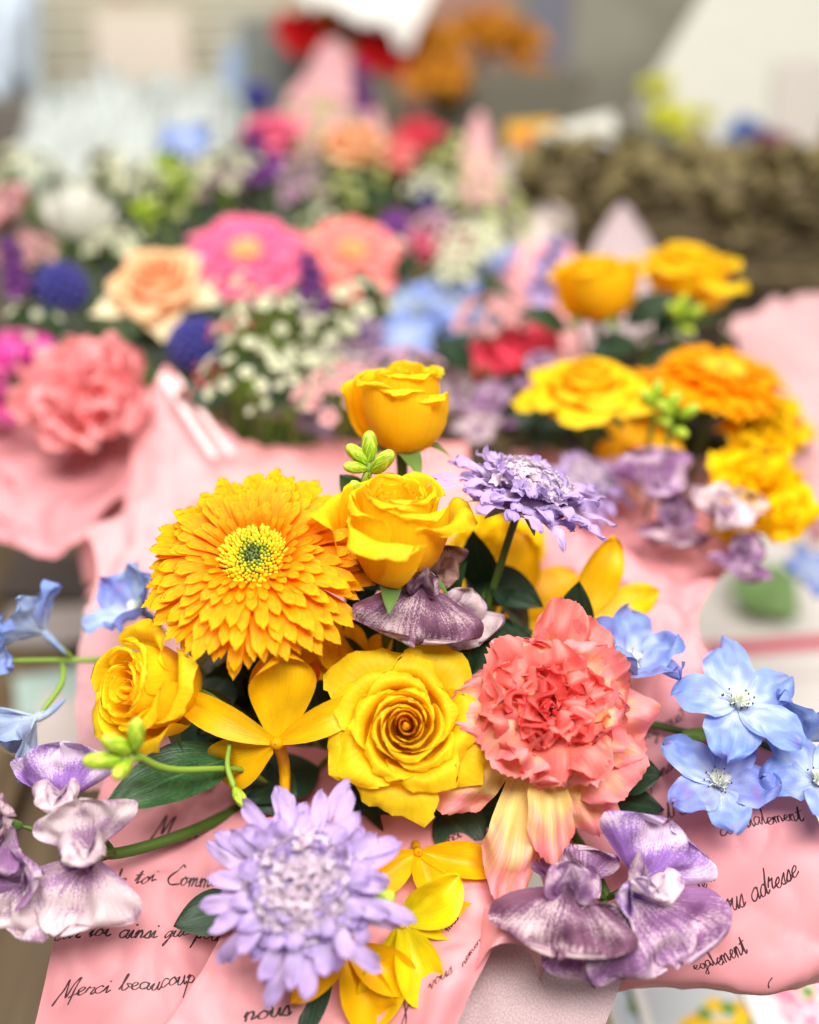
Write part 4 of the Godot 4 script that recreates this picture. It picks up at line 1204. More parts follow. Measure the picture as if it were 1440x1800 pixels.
	leaf("leaf", "green leaf hanging below the big lilac scabiosa", at(545, 1650, 0.46), at(512, 1850, 0.436), 0.0125, facing(0.0, 0.3, 0.95), M.leaf_dark, 10.0, at(560, 1600, 0.49))
	leaf("leaf", "small dark leaf right of the coral carnation", at(1090, 1368, 0.49), at(1162, 1362, 0.480), 0.0095, facing(0.1, 0.5, 0.85), M.leaf_dark, 10.0, at(1040, 1360, 0.51))
	leaf("leaf", "dark leaf in the gap below the open yellow rose", at(770, 1420, 0.49), at(850, 1500, 0.478), 0.0125, facing(0.1, 0.4, 0.9), M.leaf_dark, 10.0, at(740, 1400, 0.51))
	leaf("leaf", "short green leaf tip right of the yellow orchid", at(1030, 1120, 0.535), at(1110, 1096, 0.53), 0.008, facing(0.1, 0.6, 0.8), M.leaf, 10.0, at(1000, 1140, 0.545))
	leaf("leaf", "thin green leaf beside the dark sweet pea", at(790, 1075, 0.495), at(822, 985, 0.48), 0.0042, facing(-0.4, 0.3, 0.85), M.leaf, 20.0, at(780, 1120, 0.52))
	leaf("leaf", "narrow green leaf behind the upper left delphinium", at(225, 1060, 0.545), at(180, 1030, 0.54), 0.006, facing(0.0, 0.5, 0.85), M.leaf_dark, 10.0, at(260, 1090, 0.56))
	leaf("leaf", "small fresh leaf tip behind the green bud cluster", at(640, 880, 0.50), at(598, 835, 0.495), 0.006, facing(-0.3, 0.4, 0.85), M.leaf, 10.0, at(650, 930, 0.52))
	leaf("leaf", "dark green leaf under the left edge of the gerbera", at(400, 1190, 0.505), at(345, 1275, 0.49), 0.012, facing(-0.2, 0.5, 0.85), M.leaf_dark, 10.0, at(440, 1160, 0.53))
	# the dark green filling between the flower heads
	var spots := [[360, 1150], [420, 1220], [370, 1260], [560, 1130], [610, 1090], [640, 1060], [600, 1180], [650, 1170], [690, 1100], [800, 1130], [840, 1080], [900, 1090], [560, 1350], [620, 1400], [640, 1440], [720, 1440], [780, 1470], [860, 1380], [480, 1140], [440, 1330], [1000, 1130], [700, 1030], [620, 1020], [560, 1080], [330, 1240], [390, 1180], [470, 1220], [540, 1200], [590, 1120], [760, 1090], [700, 1180], [870, 1120], [930, 1120], [500, 1420], [660, 1480], [820, 1420], [780, 1400], [1010, 1400], [1050, 1360], [820, 1020], [860, 1040]]
	for i in spots.size():
		var q: Array = spots[i]
		var b := at(q[0], q[1], rng.randf_range(0.505, 0.535))
		var th := rng.randf() * TAU
		var tip := b + (look * Vector3(cos(th) * 0.035, sin(th) * 0.03, 0.018 + 0.01 * rng.randf()))
		leaf("foliage_leaf", "dark green filler leaf deep between the flower heads of the front bouquet", b, tip, rng.randf_range(0.009, 0.014), facing(rng.randf_range(-0.5, 0.5), 0.5, 0.8), M.leaf_dark, 14.0, bind.lerp(b, 0.5), "filler leaves of the front bouquet")


func sweet_peas_front() -> void:
	var foot := at(760, 1120, 0.53)
	var o := thing("sweet_pea", "dark streaked sweet pea under the cup-shaped yellow rose", "sweet pea", stand(at(742, 1032, 0.466), facing(0.05, 0.10, 0.99), 172.0), "streaked sweet peas")
	sweet_pea(o, 0.0285, M.pea_dark, M.pea_dark, 70.0, foot, 0.45)
	o = thing("sweet_pea", "pale streaked sweet pea tucked behind the dark one, beside the carnation", "sweet pea", stand(at(802, 1080, 0.482), facing(0.25, 0.2, 0.94), 205.0), "streaked sweet peas")
	sweet_pea(o, 0.0190, M.pea_light, M.pea_light, 60.0, foot)
	o = thing("sweet_pea", "withered brown sweet pea petal against the cup-shaped rose", "sweet pea", stand(at(770, 1012, 0.484), facing(0.1, 0.3, 0.9), 10.0), "streaked sweet peas")
	sweet_pea(o, 0.0150, M.pea_brown, M.pea_brown, 60.0, foot)
	# left stem with its flowers
	var mid := at(205, 1500, 0.462)
	var st := thing("sweet_pea_spray", "streaked sweet pea spray lying left across the pink paper", "sweet pea", Transform3D(Basis(), mid), "streaked sweet pea sprays")
	part(st, "stem", tube([at(470, 1395, 0.52) - mid, at(340, 1460, 0.485) - mid, Vector3.ZERO, at(150, 1485, 0.455) - mid], 0.0028, 0.0022, 8, 20), M.stem)
	o = limb(st, "bloom", stand(at(112, 1402, 0.450), facing(-0.1, 0.55, 0.83), 0.0), "purple-streaked sweet pea at the top of the left stem")
	sweet_pea(o, 0.0230, M.pea_purple, M.pea_light, 62.0, mid, 0.7)
	o = limb(st, "bloom", stand(at(160, 1492, 0.437), facing(-0.05, 0.5, 0.86), 12.0), "whitish folded sweet pea in the middle of the left stem")
	sweet_pea(o, 0.0215, M.pea_light, M.pea_light, 48.0, mid, 0.8)
	o = limb(st, "bloom", stand(at(160, 1510, 0.446), facing(-0.2, 0.2, 0.95), 172.0), "streaked sweet pea drooping lowest over the left pink paper")
	sweet_pea(o, 0.0300, M.pea_light, M.pea_wine, 72.0, mid, 0.5)
	o = limb(st, "bloom", stand(at(20, 1450, 0.447), facing(-0.5, 0.3, 0.8), 150.0), "streaked sweet pea cut off by the left picture edge")
	sweet_pea(o, 0.021, M.pea_wine, M.pea_dark, 60.0, mid)
	# right stem
	o = limb(st, "bloom", stand(at(60, 1545, 0.445), facing(-0.4, 0.2, 0.9), 150.0), "pale wine-streaked bloom at the lower left")
	sweet_pea(o, 0.0230, M.pea_light, M.pea_wine, 66.0, mid)
	mid = at(1070, 1580, 0.462)
	st = thing("sweet_pea_spray", "purple sweet pea spray at the lower right below the carnation", "sweet pea", Transform3D(Basis(), mid), "streaked sweet pea sprays")
	part(st, "stem", tube([at(960, 1400, 0.52) - mid, at(1030, 1500, 0.485) - mid, Vector3.ZERO], 0.0024, 0.002, 8, 14), M.stem)
	o = limb(st, "bloom", stand(at(1130, 1545, 0.447), facing(0.25, 0.45, 0.85), -22.0), "purple sweet pea with folded hood, upper one at lower right")
	sweet_pea(o, 0.0270, M.pea_purple, M.pea_light, 62.0, mid, 0.8)
	o = limb(st, "bloom", stand(at(1106, 1575, 0.442), facing(0.2, 0.2, 0.95), 206.0), "wide-spread wine-streaked sweet pea over the right pink sheet")
	sweet_pea(o, 0.0325, M.pea_wine, M.pea_purple, 76.0, mid, 0.5)
	o = limb(st, "bloom", stand(at(1000, 1560, 0.440), facing(-0.15, 0.3, 0.93), 168.0), "dusky crumpled sweet pea beside the rolled pink rim")
	sweet_pea(o, 0.0300, M.pea_dark, M.pea_wine, 70.0, mid, 0.6)
	o = limb(st, "bloom", stand(at(1015, 1560, 0.456), facing(-0.2, 0.5, 0.85), 0.0), "dusky sweet pea hood behind the lower carnation petals")
	sweet_pea(o, 0.0190, M.pea_wine, M.pea_wine, 50.0, mid)
	o = limb(st, "bloom", stand(at(1040, 1625, 0.446), facing(0.1, 0.1, 0.98), 178.0), "dusky bloom hanging lowest")
	sweet_pea(o, 0.0235, M.pea_wine, M.pea_dark, 72.0, mid)


func delphiniums_front() -> void:
	var node := at(1340, 1300, 0.492)
	var st := thing("delphinium_spray", "pale blue delphinium spray reaching right over the pink sheet", "delphinium", Transform3D(Basis(), node), "pale blue delphinium sprays")
	part(st, "stem", tube([at(1000, 1300, 0.53) - node, at(1120, 1272, 0.505) - node, at(1210, 1288, 0.494) - node, at(1300, 1292, 0.488) - node, at(1380, 1325, 0.482) - node, at(1470, 1350, 0.48) - node], 0.0019, 0.0015, 7, 24), M.stem)
	part(st, "side_stem", tube([at(1196, 1285, 0.495) - node, at(1214, 1318, 0.486) - node, at(1245, 1355, 0.478) - node], 0.0014, 0.0011, 6, 8), M.stem)
	for q in [[1200, 1290, 1282, 1296, 0.0030, 0.488], [1205, 1300, 1240, 1320, 0.0036, 0.485]]:
		var me := petal({"L": at(q[0], q[1], q[5]).distance_to(at(q[2], q[3], q[5])), "W": q[4], "base": 0.5, "peak": 0.4, "close": 0.8, "tip": 0.0, "a0": 84.0, "a1": 96.0, "cup": 0.3}, 5, 8)
		var z := (at(q[2], q[3], q[5]) - at(q[0], q[1], q[5])).normalized()
		var y := facing(0.0, 0.6, 0.8)
		y = (y - z * y.dot(z)).normalized()
		part(st, "bract", me, M.stem_light, Transform3D(Basis(y.cross(z), y, z), at(q[0], q[1], q[5]) - node))
	var o: Node3D = limb(st, "floret", stand(at(1297, 1242, 0.470), facing(-0.05, 0.74, 0.67), 188.0), "sky blue delphinium floret facing forward, uppermost of the right cluster")
	delphinium(o, 0.0290, M.delphinium, 4.0, true, at(1330, 1300, 0.488))
	o = limb(st, "floret", stand(at(1264, 1382, 0.464), facing(-0.08, 0.74, 0.66), 150.0), "violet-blue delphinium floret below the right stem, with dark-tipped stamens")
	delphinium(o, 0.0258, M.delphinium_violet, 6.0, true, at(1246, 1358, 0.478), M.delphinium)
	o = limb(st, "floret", stand(at(1106, 1172, 0.492), facing(0.15, 0.80, 0.55), 172.0), "blue delphinium floret with one upright sepal beside the coral carnation")
	delphinium(o, 0.0275, M.delphinium, 40.0, true, at(1120, 1272, 0.505), M.delphinium_violet)
	o = limb(st, "floret", stand(at(1418, 1300, 0.476), facing(0.45, 0.78, -0.15), 20.0), "blue delphinium floret seen from behind at the right picture edge")
	delphinium(o, 0.0275, M.delphinium, 22.0, true, at(1400, 1330, 0.481), M.delphinium_grey)
	o = limb(st, "floret", stand(at(1434, 1375, 0.462), facing(0.1, 0.70, 0.70), 210.0), "blue delphinium floret half out of frame at lower right edge")
	delphinium(o, 0.0250, M.delphinium, 10.0, true, at(1420, 1340, 0.481))
	# left cluster
	node = at(180, 1160, 0.53)
	st = thing("delphinium_spray", "pale blue delphinium spray on a thin stalk reaching left over the planks", "delphinium", Transform3D(Basis(), node), "pale blue delphinium sprays")
	part(st, "stem", tube([at(330, 1180, 0.545) - node, at(230, 1163, 0.53) - node, at(110, 1160, 0.52) - node, at(-10, 1162, 0.512) - node], 0.0017, 0.0012, 7, 20), M.stem_light)
	part(st, "side_stem", tube([at(130, 1160, 0.522) - node, at(110, 1140, 0.516) - node, at(80, 1118, 0.512) - node], 0.0013, 0.001, 6, 8), M.stem_light)
	o = limb(st, "floret", stand(at(78, 1112, 0.512), facing(-0.70, 0.70, 0.05), 20.0), "blue delphinium floret side-on at the left edge above the stalk")
	delphinium(o, 0.0240, M.delphinium_grey, 34.0, true, at(112, 1142, 0.517), M.delphinium)
	o = limb(st, "floret", stand(at(62, 1262, 0.485), facing(-0.75, -0.52, 0.35), 40.0), "pale blue delphinium floret from behind, above the left sweet peas")
	delphinium(o, 0.0255, M.delphinium_grey, 40.0, true, at(110, 1160, 0.52))
	o = limb(st, "floret", stand(at(248, 1075, 0.520), facing(-0.5, 0.55, 0.65), 90.0), "blue delphinium floret peeking out left of the gerbera")
	delphinium(o, 0.0240, M.delphinium_violet, 44.0, true, at(290, 1120, 0.54), M.delphinium_grey)
	o = limb(st, "floret", stand(at(-12, 1150, 0.508), facing(-0.4, 0.2, 0.9), 70.0), "sliver of a blue delphinium floret at the far left edge")
	delphinium(o, 0.0200, M.delphinium, 20.0, true, at(0, 1162, 0.513))


func orchids_front() -> void:
	var G := "yellow orchid blooms"
	var o := thing("orchid", "golden yellow orchid seen from behind, above the big lilac scabiosa", "orchid", stand(at(487, 1306, 0.458), facing(-0.05, 0.10, 0.95), 0.0), G)
	orchid(o, 0.046, [[174.0, 0.86, 0.30, 84.0, 44.0, 0.80], [-114.0, 1.02, 0.15, 66.0, 122.0, 0.62], [116.0, 0.94, 0.145, 66.0, 116.0, 0.62], [-66.0, 0.80, 0.25, 116.0, 122.0, 0.66]], M.orchid, false, at(500, 1420, 0.48))
	o = thing("orchid", "yellow orchid with orange lip hidden under the orange gerbera", "orchid", stand(at(522, 1180, 0.492), facing(0.25, 0.45, 0.85), 0.0), G)
	orchid(o, 0.036, [[-150.0, 0.95, 0.302, 60.0, 62.0, 0.6], [-60.0, 0.7, 0.302, 60.0, 62.0, 0.6], [150.0, 0.9, 0.286, 50.0, 52.0, 0.6], [100.0, 0.85, 0.252, 60.0, 72.0, 0.6]], M.orchid, true, at(540, 1260, 0.53))
	o = thing("orchid", "yellow orchid with upright petals behind the coral carnation", "orchid", stand(at(1022, 1092, 0.512), facing(0.12, 0.35, 0.92), 0.0), G)
	orchid(o, 0.042, [[160.0, 0.98, 0.227, 70.0, 54.0, 0.55], [112.0, 0.95, 0.202, 84.0, 98.0, 0.6], [40.0, 0.68, 0.336, 78.0, 104.0, 0.55], [76.0, 1.0, 0.126, 92.0, 108.0, 0.6], [-60.0, 0.6, 0.210, 80.0, 103.0, 0.6]], M.orchid, false, at(1000, 1180, 0.55))
	o = thing("orchid", "dull yellow orchid petals in shade left of the upright orchid", "orchid", stand(at(900, 1085, 0.545), facing(-0.1, 0.5, 0.85), 0.0), G)
	orchid(o, 0.042, [[170.0, 1.0, 0.302, 60.0, 62.0, 0.6], [120.0, 0.9, 0.269, 70.0, 98.0, 0.6], [-130.0, 0.8, 0.269, 70.0, 98.0, 0.6], [60.0, 0.7, 0.252, 70.0, 98.0, 0.6]], M.orchid, false, at(880, 1180, 0.56))
	o = thing("orchid", "folded yellow orchid petals in the dark gap left of the open rose", "orchid", stand(at(630, 1185, 0.495), facing(0.0, 0.4, 0.9), 0.0), G)
	orchid(o, 0.030, [[190.0, 0.85, 0.218, 50.0, 32.0, 0.6], [-120.0, 0.8, 0.252, 50.0, 52.0, 0.6], [130.0, 0.8, 0.210, 50.0, 52.0, 0.6]], M.orchid, false, at(640, 1260, 0.53))
	o = thing("orchid", "yellow-green orchid at the lower right rim of the big scabiosa", "orchid", stand(at(705, 1622, 0.450), facing(0.25, 0.20, 0.95), 0.0), G)
	orchid(o, 0.040, [[132.0, 0.75, 0.252, 62.0, 64.0, 0.6], [92.0, 0.82, 0.185, 84.0, 104.0, 0.55], [20.0, 0.80, 0.235, 70.0, 96.0, 0.6], [-16.0, 1.0, 0.235, 92.0, 106.0, 0.62]], M.orchid_green, false, at(690, 1560, 0.48), 0.55)
	o = thing("orchid", "golden orchid petals at the bottom below the big scabiosa", "orchid", stand(at(610, 1660, 0.446), facing(0.0, 0.15, 0.98), 0.0), G)
	orchid(o, 0.038, [[24.0, 0.95, 0.269, 88.0, 104.0, 0.62], [-48.0, 0.78, 0.168, 66.0, 62.0, 0.5], [60.0, 0.8, 0.235, 82.0, 98.0, 0.6]], M.orchid, false, at(640, 1560, 0.48), 0.55)
	o = thing("orchid", "yellow orchid between the big scabiosa and the drooping carnation petal", "orchid", stand(at(735, 1498, 0.468), facing(0.1, 0.3, 0.95), 0.0), G)
	orchid(o, 0.036, [[78.0, 0.95, 0.218, 84.0, 104.0, 0.6], [20.0, 0.55, 0.202, 70.0, 98.0, 0.6], [-60.0, 0.8, 0.218, 80.0, 98.0, 0.6]], M.orchid, false, at(730, 1430, 0.50), 0.55)
	o = thing("cockscomb", "fluffy dull yellow flower head behind the side-on scabiosa stem", "flower", stand(at(872, 990, 0.575), facing(0.0, 0.8, 0.6), 0.0))
	carnation(o, 0.030, M.celosia, M.celosia, M.celosia, false)


# ------------------------------------------------------------------ the yellow bouquet, behind at right
func yellow_bouquet() -> void:
	bind = at(1150, 800, 0.74) + Vector3(0, -0.17, -0.02)
	var G := "roses of the yellow bouquet"
	var o := thing("rose", "blurred yellow rose bud, left of the two topmost in the right bouquet", "rose", stand(at(1052, 552, 0.715), facing(-0.1, 0.92, 0.4), 20.0), G)
	rose(o, 0.0280, 0.038, BUD_ROSE, M.rose, M.rose, false)
	o = thing("rose", "blurred yellow rose bud, right of the two topmost in the right bouquet", "rose", stand(at(1202, 530, 0.735), facing(0.12, 0.88, 0.45), 60.0), G)
	rose(o, 0.0295, 0.038, CUP_ROSE, M.rose, M.rose, false)
	o = thing("rose", "wide open blurred yellow rose left in the right bouquet", "rose", stand(at(1028, 705, 0.625), facing(-0.08, 0.80, 0.60), 10.0), G)
	rose(o, 0.0290, 0.028, OPEN_ROSE, M.rose, M.rose, false)
	o = thing("gerbera", "blurred orange gerbera tilted away in the right bouquet", "gerbera", stand(at(1268, 662, 0.655), facing(0.10, 0.84, 0.52), 0.0))
	gerbera(o, 0.0385, M.gerbera, M.gerbera_inner, "yellow", false)
	o = thing("gerbera", "second orange gerbera half hidden left of the larger blurred one", "gerbera", stand(at(1170, 680, 0.675), facing(-0.15, 0.88, 0.4), 15.0))
	gerbera(o, 0.0300, M.gerbera_inner, M.gerbera_inner, "yellow", false)
	o = thing("carnation", "yellow carnation lowest at the right side of the right bouquet", "carnation", stand(at(1322, 885, 0.600), facing(0.25, 0.5, 0.8), 0.0), "carnations of the yellow bouquet")
	carnation(o, 0.0330, M.carnation_yellow, M.carnation_yellow, M.carnation_yellow, false)
	o = thing("carnation", "yellow carnation under the blurred orange gerbera", "carnation", stand(at(1330, 770, 0.655), facing(0.25, 0.7, 0.66), 0.0), "carnations of the yellow bouquet")
	carnation(o, 0.0270, M.carnation_yellow, M.celosia, M.carnation_yellow, false)
	o = thing("carnation", "blurred rose-red carnation left behind the open rose of the right bouquet", "carnation", stand(at(905, 640, 0.745), facing(-0.2, 0.8, 0.55), 0.0), "carnations of the yellow bouquet")
	carnation(o, 0.0350, M.carnation_red, M.carnation_red, M.carnation_red, false)
	o = thing("scabiosa", "blurred lilac scabiosa behind the side-on one", "scabiosa", stand(at(1030, 850, 0.605), facing(0.1, 0.7, 0.7), 0.0), "lilac scabiosas")
	scabiosa(o, 0.0260, false)
	G = "streaked sweet peas of the yellow bouquet"
	for q in [[1150, 860, 0.590, 0.1, 0.5, 0.85, 10.0, 0.0240, M.pea_wine, "blurred streaked sweet pea right of the blurred scabiosa"], [1270, 918, 0.575, 0.2, 0.5, 0.85, -5.0, 0.0220, M.pea_light, "blurred pale sweet pea left of the lowest yellow carnation"], [1180, 915, 0.59, 0.0, 0.3, 0.95, 175.0, 0.020, M.pea_dark, "blurred dark sweet pea below the two pale blurred ones"], [1300, 975, 0.585, 0.1, 0.3, 0.95, 160.0, 0.018, M.pea_wine, "blurred sweet pea hanging under the lowest yellow carnation"], [870, 720, 0.72, -0.2, 0.5, 0.85, 150.0, 0.024, M.pea_wine, "blurred dusky sweet pea right of the top rose bud"], [945, 660, 0.70, 0.1, 0.4, 0.9, 190.0, 0.020, M.pea_wine, "blurred dusky sweet pea in front of the rose-red carnation"], [800, 700, 0.74, -0.1, 0.5, 0.85, 170.0, 0.022, M.pea_light, "blurred pale mauve sweet pea directly right of the top rose bud"], [840, 770, 0.70, 0.0, 0.4, 0.9, 10.0, 0.017, M.pea_light, "blurred pale mauve sweet pea above the side-on scabiosa"]]:
		o = thing("sweet_pea", q[9], "sweet pea", stand(at(q[0], q[1], q[2]), facing(q[3], q[4], q[5]), q[6]), G)
		sweet_pea(o, q[7], q[8], M.pea_wine if q[8] != M.pea_light else M.pea_light, 60.0, bind.lerp(at(q[0], q[1], q[2]), 0.5))
	o = thing("freesia_spray", "small lilac flower spike behind the left topmost rose bud", "flower", stand(at(940, 540, 0.80), facing(0.3, 0.9, 0.2), 0.0))
	spike(o, 0.055, 12, M.scabiosa)
	for q in [[1180, 735, 0.600, "pale green bud cluster below the blurred orange gerbera"], [1195, 560, 0.70, "yellow-green bud cluster under the right topmost rose bud"], [1150, 715, 0.605, "pale bud pair beside the open blurred rose"]]:
		var s := at(q[0], q[1], q[2])
		bud_cluster("bud_cluster", q[3], [s + Vector3(0, -0.06, -0.01), s + Vector3(0, -0.02, 0), s], [[s, facing(-0.6, 0.6, 0.5), 1.0], [s + Vector3(0.004, 0.0, 0), facing(0.6, 0.4, 0.6), 1.0], [s + Vector3(0, 0.002, 0), facing(0.1, 0.9, 0.4), 1.0], [s + Vector3(0.002, -0.006, 0.002), facing(0.3, -0.3, 0.8), 0.9]], 0.0075)
	o = thing("orchid", "blurred yellow orchid in the shade below the open blurred rose", "orchid", stand(at(1120, 790, 0.665), facing(0.0, 0.6, 0.8), 0.0), "yellow orchid blooms")
	orchid(o, 0.030, [[0.0, 0.9, 0.3, 70.0, 90.0, 0.6], [72.0, 0.9, 0.3, 70.0, 90.0, 0.6], [144.0, 0.9, 0.3, 70.0, 90.0, 0.6], [216.0, 0.9, 0.3, 70.0, 90.0, 0.6], [288.0, 0.9, 0.3, 70.0, 90.0, 0.6]], M.orchid, true, bind.lerp(at(1120, 790, 0.665), 0.5))
	o = thing("orchid", "blurred yellow orchid on the right rim of the right bouquet", "orchid", stand(at(1370, 740, 0.68), facing(0.5, 0.5, 0.7), 0.0), "yellow orchid blooms")
	orchid(o, 0.028, [[0.0, 0.9, 0.3, 70.0, 90.0, 0.6], [72.0, 0.9, 0.3, 70.0, 90.0, 0.6], [144.0, 0.9, 0.3, 70.0, 90.0, 0.6], [216.0, 0.9, 0.3, 70.0, 90.0, 0.6], [288.0, 0.9, 0.3, 70.0, 90.0, 0.6]], M.orchid, true, bind.lerp(at(1370, 740, 0.68), 0.5))
	var spots := [[1000, 580], [1100, 570], [1120, 600], [1150, 590], [1180, 600], [1260, 560], [1000, 740], [1060, 760], [1120, 740], [1180, 780], [1230, 790], [1240, 750], [960, 760], [1090, 860], [1230, 860], [930, 700], [1200, 690], [1140, 650]]
	for q in spots:
		var b := at(q[0], q[1], 0.72)
		var th := rng.randf() * TAU
		leaf("foliage_leaf", "dark green filler leaf between the blooms of the yellow bouquet", b, b + look * Vector3(cos(th) * 0.036, sin(th) * 0.03, 0.012), rng.randf_range(0.008, 0.013), facing(rng.randf_range(-0.5, 0.5), 0.5, 0.8), M.leaf_dark, 14.0, bind.lerp(b, 0.5), "filler leaves of the yellow bouquet")


# ------------------------------------------------------------------ the pastel bouquet, behind at left
func pastel_bouquet() -> void:
	bind = at(400, 620, 0.86) + Vector3(0, -0.18, -0.02)
	var o := thing("gerbera", "blurred pink gerbera with pale rim and cream eye", "gerbera", stand(at(432, 448, 0.800), facing(0.06, 0.62, 0.78), 0.0))
	gerbera(o, 0.0485, M.pink_gerbera, M.pink_gerbera_inner, "cream", false)
	o = thing("rose", "peach rose with loose cream outer petals left of the pink gerbera", "rose", stand(at(285, 528, 0.745), facing(-0.05, 0.60, 0.80), 0.0))
	rose(o, 0.0320, 0.036, [[3, 0.13, 0.70, 100.0, 0.0, 0.1], [4, 0.24, 0.78, 80.0, 0.02, 0.2], [5, 0.38, 0.84, 66.0, 0.06, 0.4], [5, 0.52, 0.86, 58.0, 0.14, 0.6], [5, 0.64, 0.80, 50.0, 0.32, 0.8]], M.peach, M.peach, false)
	for q in [[-70.0, 0.050], [10.0, 0.046], [80.0, 0.044], [150.0, 0.046], [210.0, 0.046]]:
		part(o, "outer_petal", petal({"L": q[1], "W": 0.015, "base": 0.4, "peak": 0.5, "close": 0.8, "tip": 0.1, "a0": 62.0, "a1": 104.0, "cup": 0.2, "crumple": 0.2, "crs": 40.0}, 6, 8), M.cream_petal, Transform3D(around(q[0]), Vector3(0, -0.002, 0)))
	o = thing("carnation", "big pink carnation over the sagging paper collar", "carnation", stand(at(158, 712, 0.680), facing(-0.02, 0.50, 0.86), 0.0), "carnations of the pastel bouquet")
	carnation(o, 0.0460, M.carnation_pink, M.carnation_pink, M.carnation_pink)
	o = thing("gerbera", "coral pink gerbera right of the pale-rimmed one", "gerbera", stand(at(618, 448, 0.825), facing(0.12, 0.55, 0.8), 0.0))
	gerbera(o, 0.0440, M.coral, M.coral, "cream", false)
	o = thing("chrysanthemum", "closed white chrysanthemum head at the upper left", "chrysanthemum", stand(at(132, 425, 0.840), facing(0.25, 0.85, 0.45), 0.0))
	mum(o, 0.0310, M.white_petal)
	for q in [[108, 508, 0.760, 0.0185, "indigo thistle ball left of the peach rose"], [345, 606, 0.715, 0.0185, "indigo thistle ball below the peach rose"], [750, 348, 0.93, 0.0150, "indigo thistle ball far behind at the middle"], [452, 172, 1.12, 0.0150, "indigo thistle ball at the back by the pink paper tip"]]:
		o = thing("globe_thistle", q[4], "thistle", stand(at(q[0], q[1], q[2]), facing(0.0, 0.9, 0.4), 0.0), "indigo thistle balls")
		globe(o, q[3])
	# roses and blooms at the back
	for q in [[480, 268, 0.98, 0.026, M.hot_pink, "pink rose at the back left of the peach one"], [622, 285, 0.97, 0.026, M.peach, "blurred peach rose at the back"], [738, 255, 1.0, 0.019, M.carnation_red, "small bright pink rose at the back right"], [690, 300, 0.98, 0.022, M.coral, "coral rose at the back between peach and bright pink"], [770, 455, 0.86, 0.022, M.hot_pink, "dusky pink rose above the blue delphiniums"]]:
		o = thing("rose", q[5], "rose", stand(at(q[0], q[1], q[2]), facing(0.0, 0.75, 0.65), q[0] * 1.0), "roses of the pastel bouquet")
		rose(o, q[3], q[3] * 1.2, CUP_ROSE, q[4], q[4], false)
	o = thing("sweet_pea", "magenta sweet pea at the left edge below the purple sprig", "sweet pea", stand(at(18, 660, 0.715), facing(-0.2, 0.6, 0.8), 0.0), "sweet peas of the pastel bouquet")
	sweet_pea(o, 0.032, M.magenta, M.magenta, 50.0, bind.lerp(at(18, 660, 0.715), 0.6))
	o = thing("sweet_pea", "magenta sweet pea low at the left picture edge", "sweet pea", stand(at(0, 705, 0.70), facing(-0.2, 0.4, 0.9), 160.0), "sweet peas of the pastel bouquet")
	sweet_pea(o, 0.022, M.magenta, M.magenta, 50.0, bind.lerp(at(0, 705, 0.70), 0.6))
	for q in [[505, 700, 0.74, 0.022, M.pea_light, "pale mauve sweet pea behind the top rose bud"], [585, 640, 0.76, 0.024, M.pea_light, "pale pink sweet pea left of the blue delphiniums"], [640, 600, 0.78, 0.022, M.pea_wine, "dusky mauve sweet pea left of the blue delphiniums"], [10, 400, 0.80, 0.030, M.lace_pink, "dusty pink sweet pea at the left edge under the white sprays"], [560, 740, 0.735, 0.020, M.pea_wine, "dusky sweet pea low beside the pink paper band"], [470, 320, 0.93, 0.022, M.plum, "purple sweet pea under the back pink rose"], [700, 410, 0.88, 0.022, M.plum, "dark purple sweet pea right of the coral gerbera"]]:
		o = thing("sweet_pea", q[5], "sweet pea", stand(at(q[0], q[1], q[2]), facing(rng.randf_range(-0.3, 0.3), 0.5, 0.85), rng.randf_range(-30.0, 30.0) + (180.0 if q[0] > 500 else 0.0)), "sweet peas of the pastel bouquet")
		sweet_pea(o, q[3], q[4], q[4], 60.0, bind.lerp(at(q[0], q[1], q[2]), 0.6))
	for q in [[790, 535, 0.80, 0.028, "brightest blue delphinium floret of the back cluster"], [712, 600, 0.78, 0.026, "blue delphinium floret lowest of the back cluster"], [735, 540, 0.82, 0.024, "blue delphinium floret left in the back cluster"], [862, 460, 0.86, 0.022, "pale blue delphinium floret right above the back cluster"], [328, 258, 1.0, 0.026, "blue delphinium floret at the back left of the pink roses"], [1425, 1010, 0.70, 0.022, "blurred blue delphinium floret at the right edge over the magazine"], [820, 580, 0.80, 0.022, "blue delphinium floret right in the back cluster"], [495, 690, 0.72, 0.010, "tiny blue floret among the white sprays"]]:
		o = thing("delphinium", q[4], "delphinium", stand(at(q[0], q[1], q[2]), facing(rng.randf_range(-0.3, 0.3), 0.6, 0.8), rng.randf() * 70.0), "blurred blue delphiniums")
		delphinium(o, q[3], M.delphinium if q[0] != 735 else M.delphinium_grey, 10.0, false, bind.lerp(at(q[0], q[1], q[2]), 0.55) if q[0] < 1300 else on_table(1380, 1000))
	# white and greenish sprays: [px, py, depth, radius, florets, green]
	var where := ["under the pink gerbera", "in the middle below the pink gerbera", "lowest beside the pointed flap", "right of the pointed flap", "right below the coral gerbera", "above the white chrysanthemum at far left", "left edge behind the chrysanthemum", "behind the white chrysanthemum", "left of the blue floret at the back", "right of the blue floret at the back", "behind the back peach rose", "above the back pink rose", "right of the small bright pink rose", "far right at the back", "below the back coral rose", "between peach rose and thistle at left", "left of the back coral rose", "between the coral gerbera and the blue delphiniums", "top of the left rear side", "below the far right spray", "right under the coral gerbera", "just right of the lowest white spray"]
	var i := 0
